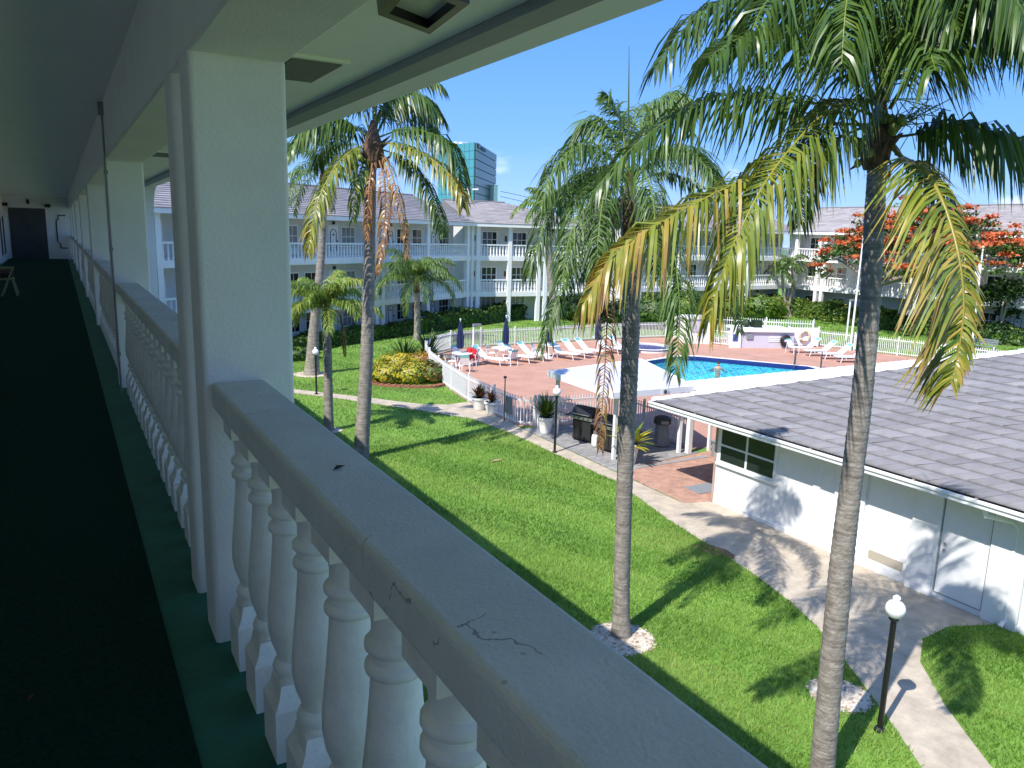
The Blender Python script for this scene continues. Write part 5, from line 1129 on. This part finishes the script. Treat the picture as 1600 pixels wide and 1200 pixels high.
for i in range(150):
    a = i*2.4; q_ = math.sqrt((i+.5)/150); c_ = cc+np.array([cos(a)*6.0*q_, sin(a)*9.6*q_, 4.2*(1-q_**2)-1.6+r.normal(0, .5)]); s_ = r.uniform(.7, 1.25)
    p, d = cloud(60, c_-[0, 0, .25], s_, s_*1.2, .34, i+500, .2); Cs.append(p); Ds.append(d)
    if r.random() < .85:
        p, d = cloud(int(95*r.uniform(.5, 1.3)), c_+[r.normal(0, .3), r.normal(0, .3), .28], s_*.85, s_*1.0, .26, i+900, .1, .12); Bs.append(p); Bd.append(d)
Cs = np.concatenate(Cs); Ds = np.concatenate(Ds); V, Q, T = leafcloud(Cs, .15, Ds*.3+[0, 0, .6], np.clip(r.choice([.2, .35, .5], len(Cs))+r.normal(0, .05, len(Cs)), 0, 1), 91); np_mesh('crown', V, Q, 'bush', T, t)
Bs = np.concatenate(Bs); Bd = np.concatenate(Bd); V, Q, T = leafcloud(Bs, .13, Bd*.3+[0, 0, .7], None, 92, .8); np_mesh('blossom', V, Q, 'blossom', None, t)
# --- hedges and shrubs
def hedge(label, path, w_, h, n, size, tints, seed, name='hedge', lump=.12):
    r = np.random.default_rng(seed); pts = [np.array(p, float) for p in path]; seg = [np.linalg.norm(b-a) for a, b in zip(pts[:-1], pts[1:])]; cum = np.cumsum([0]+seg); t = thing(name, label, 'hedge', (*pts[0], 0))
    s = r.uniform(0, cum[-1], n); i = np.clip(np.searchsorted(cum, s, 'right')-1, 0, len(pts)-2); P0 = np.array(pts)[i]; P1_ = np.array(pts)[i+1]; f = ((s-cum[i])/np.array(seg)[i])[:, None]; d = (P1_-P0)/np.linalg.norm(P1_-P0, axis=1)[:, None]; nn = np.stack([-d[:, 1], d[:, 0]], 1)
    hh = h*(1+lump*np.sin(s*1.3+seed)+lump*.7*np.sin(s*3.1)+r.normal(0, .04, n)); face = r.random(n); k = r.uniform(-1, 1, n); z = r.random(n)
    top = face < .5; sidev = np.where(face < .75, 1, -1); off = np.where(top, k*w_/2, sidev*w_/2*(.85+.25*r.random(n))); zz = np.where(top, hh*(.9+.15*r.random(n)), z*hh)
    C_ = np.column_stack([P0+(P1_-P0)*f+nn*off[:, None], zz]); Nn = np.column_stack([nn*np.where(top, 0, sidev)[:, None], np.where(top, 1, .2)])
    V, Q, T = leafcloud(C_, size, Nn, np.clip(r.choice(tints, n)+r.normal(0, .05, n), 0, 1), seed); np_mesh('foliage', V, Q, 'bush', T, t)
    mb = MB()
    for a, b in zip(pts[:-1], pts[1:]): dd_ = b-a; mb.rbox(*((a+b)/2), 0, h*.8, np.linalg.norm(dd_), w_*.75, math.atan2(dd_[1], dd_[0]))
    mb.build('inner_growth', 'lawnbase', t); return t
nh = nrm(np.array([-.48, .87])); hp = [np.array(g(x, y)[:2])+nh*.55 for x, y in ((452, 556), (520, 543), (600, 530), (660, 522))]
hedge('long dark clipped hedge along the foot of the left wing', [np.array(hp[0])-np.array([7, 3.8])]+hp, 1.15, .85, 12000, .10, (.3, .4, .5, .6), 101)
hedge('darker taller hedge before the left wing behind the navy umbrellas', [np.array(g(x, y)[:2])+nh*.6 for x, y in ((668, 521), (735, 511), (825, 498), (925, 488))], 1.25, 1.25, 8000, .12, (.15, .25, .35, .5), 102)
hedge('bright clipped hedge before the right wing, left half', [(61.9, 51.0), (61.4, 44), (61.0, 40.5)], 1.5, 1.55, 9000, .13, (.5, .55, .6, .35), 103)
hedge('clipped hedge before the right wing, right of the big palm trunk', [(60.9, 40), (60.6, 34), (61.8, 30), (62, 20)], 1.5, 1.35, 9000, .13, (.3, .35, .5, .2), 104)
def shrub(label, c, rx, ry, h, n, size, tints, seed, name='shrub', group=None):
    t = thing(name, label, 'shrub', c, 0, group); p, d = cloud(n, (c[0], c[1], h*.42), rx, ry, h*.6, seed, .6, h*.42); V, Q, T = leafcloud(p, size, d, np.clip(np.random.default_rng(seed).choice(tints, n)+np.random.default_rng(seed+1).normal(0, .04, n), 0, 1), seed); np_mesh('foliage', V, Q, 'bush', T, t)
    mb = MB(); mb.ball((c[0], c[1], h*.3), 1, 12, 1); mb.v = [((x-c[0])*rx*.72+c[0], (y-c[1])*ry*.72+c[1], max(0, (z-h*.3)*h*.5+h*.3)) for x, y, z in mb.v]; mb.build('inner_growth', 'lawnbase', t); return t
for x, y, rx, ry, h, tn, lb in ((608, 596, 1.25, 1.2, .95, (.74, .74, .58), 'yellow croton at the left of the brick edged bed'), (645, 596, 1.35, 1.3, .95, (.74, .75, .5), 'yellow croton in the middle of the brick edged bed'), (628, 578, 1.6, 1.2, .9, (.74, .74, .70), 'brightest yellow croton at the back of the bed'), (676, 596, .95, 1.0, .95, (.85, .5, .3), 'dark bronze croton at the right of the bed by the fence'), (662, 574, 1.1, .9, .85, (.85, .85, .74), 'reddish croton at the back of the bed by the fence')):
    shrub(lb, g(x, y), rx, ry, h, 2600, .075, tn, int(x), 'croton_shrub', 'crotons in the brick edged bed')
mb = MB(); ed = [g(x, y) for x, y in ((566, 586), (575, 598), (600, 603.5), (640, 606), (675, 606), (694, 603))]; C_ = spline(ed, 60)
for i in range(60):
    a, b = C_[i], C_[i+1]; d = b-a; mb.rbox(*((a+b)/2)[:2], 0, .10+.02*(i % 3), np.linalg.norm(d)*.93, .22, math.atan2(d[1], d[0])+.03*sin(i*3))
tag(mb.build('brick_edging', 'brick', loc=ed[0]), 'curved row of red edging bricks round the croton bed', 'edging')
tuft('palmetto', 'spiky green palmetto on the lawn behind the croton bed', 'plant', g(633, 566), 90, 1.7, .10, [.5, .5, .35], (15, 75), .6, 11); tuft('palmetto', 'darker spiky palmetto against the corner of the pool fence', 'plant', g(668, 560), 90, 1.9, .11, [.3, .2, .5], (15, 75), .7, 12); tuft('palmetto', 'low spiky plant on the lawn beside the hedge, right of the queen palm', 'plant', g(688, 545), 70, 1.3, .10, [.3, .5], (10, 70), .7, 13)
for i, (x, y, rx, h, tn, lb) in enumerate(((1068, 508, 2.0, 3.2, (.5, .6, .35), 'tall yellowish shrub between the fronds left of the pump house'), (1098, 505, 1.9, 2.4, (.55, .65, .5), 'rounded yellow green shrub just behind the white cabin'), (1130, 504, 1.6, 2.0, (.85, .5, .6), 'shrub with reddish leaves behind the cabin roof'), (1188, 497, 2.2, 2.3, (.5, .6, .35), 'broad bright green shrub behind the tall picket fence'), (1212, 492, 1.7, 2.0, (.55, .65, .6), 'low yellow green shrub at the foot of the twin palm'), (1020, 512, 2.2, 2.8, (.3, .35, .5), 'green shrub glimpsed right of the middle palm trunk'), (910, 500, 2.2, 2.4, (.05, .15, .2), 'dark shrub behind the lounger row at the wing corner'), (975, 505, 2.2, 2.0, (.2, .3, .35), 'dark green shrub behind the middle palm trunk'))):
    shrub(lb, g(x, y), rx, rx, h, 2600, .17, tn, 300+i)
shrub('leafy dark shrub growing over the brick planter wall', (20.4, 18.15, 0), 1.0, .45, 1.25, 1800, .07, (.2, .35, .85), 330)
shrub('low dark plants under the left rank of the wing near the gallery', g(468, 562), 1.2, .8, .7, 1500, .09, (.2, .5, .3), 331)

# --- small litter
def leaf_litter(label, c, a, l, m):
    q = MB(); d = np.array([cos(a), sin(a), 0]); e_ = np.array([-sin(a), cos(a), 0])
    q.add([c-d*l/2, c+e_*l*.16+[0, 0, .006], c+d*l/2, c-e_*l*.16+[0, 0, .004]], [(0, 3, 2, 1), (0, 1, 2, 3)])
    tag(q.build('fallen_leaf', m, loc=c), label, 'leaf')
leaf_litter('small dark curled leaf lying on the near hand rail', g(530, 731, 6.573), .6, .05, 'husk')
leaf_litter('pale twig shaped leaf on the dark carpet near the viewer', g(48, 1090, 5.515), 1.2, .055, 'husk')
leaf_litter('tan fallen frond scrap on the open lawn', g(776, 719, .05), .3, .55, 'tan')
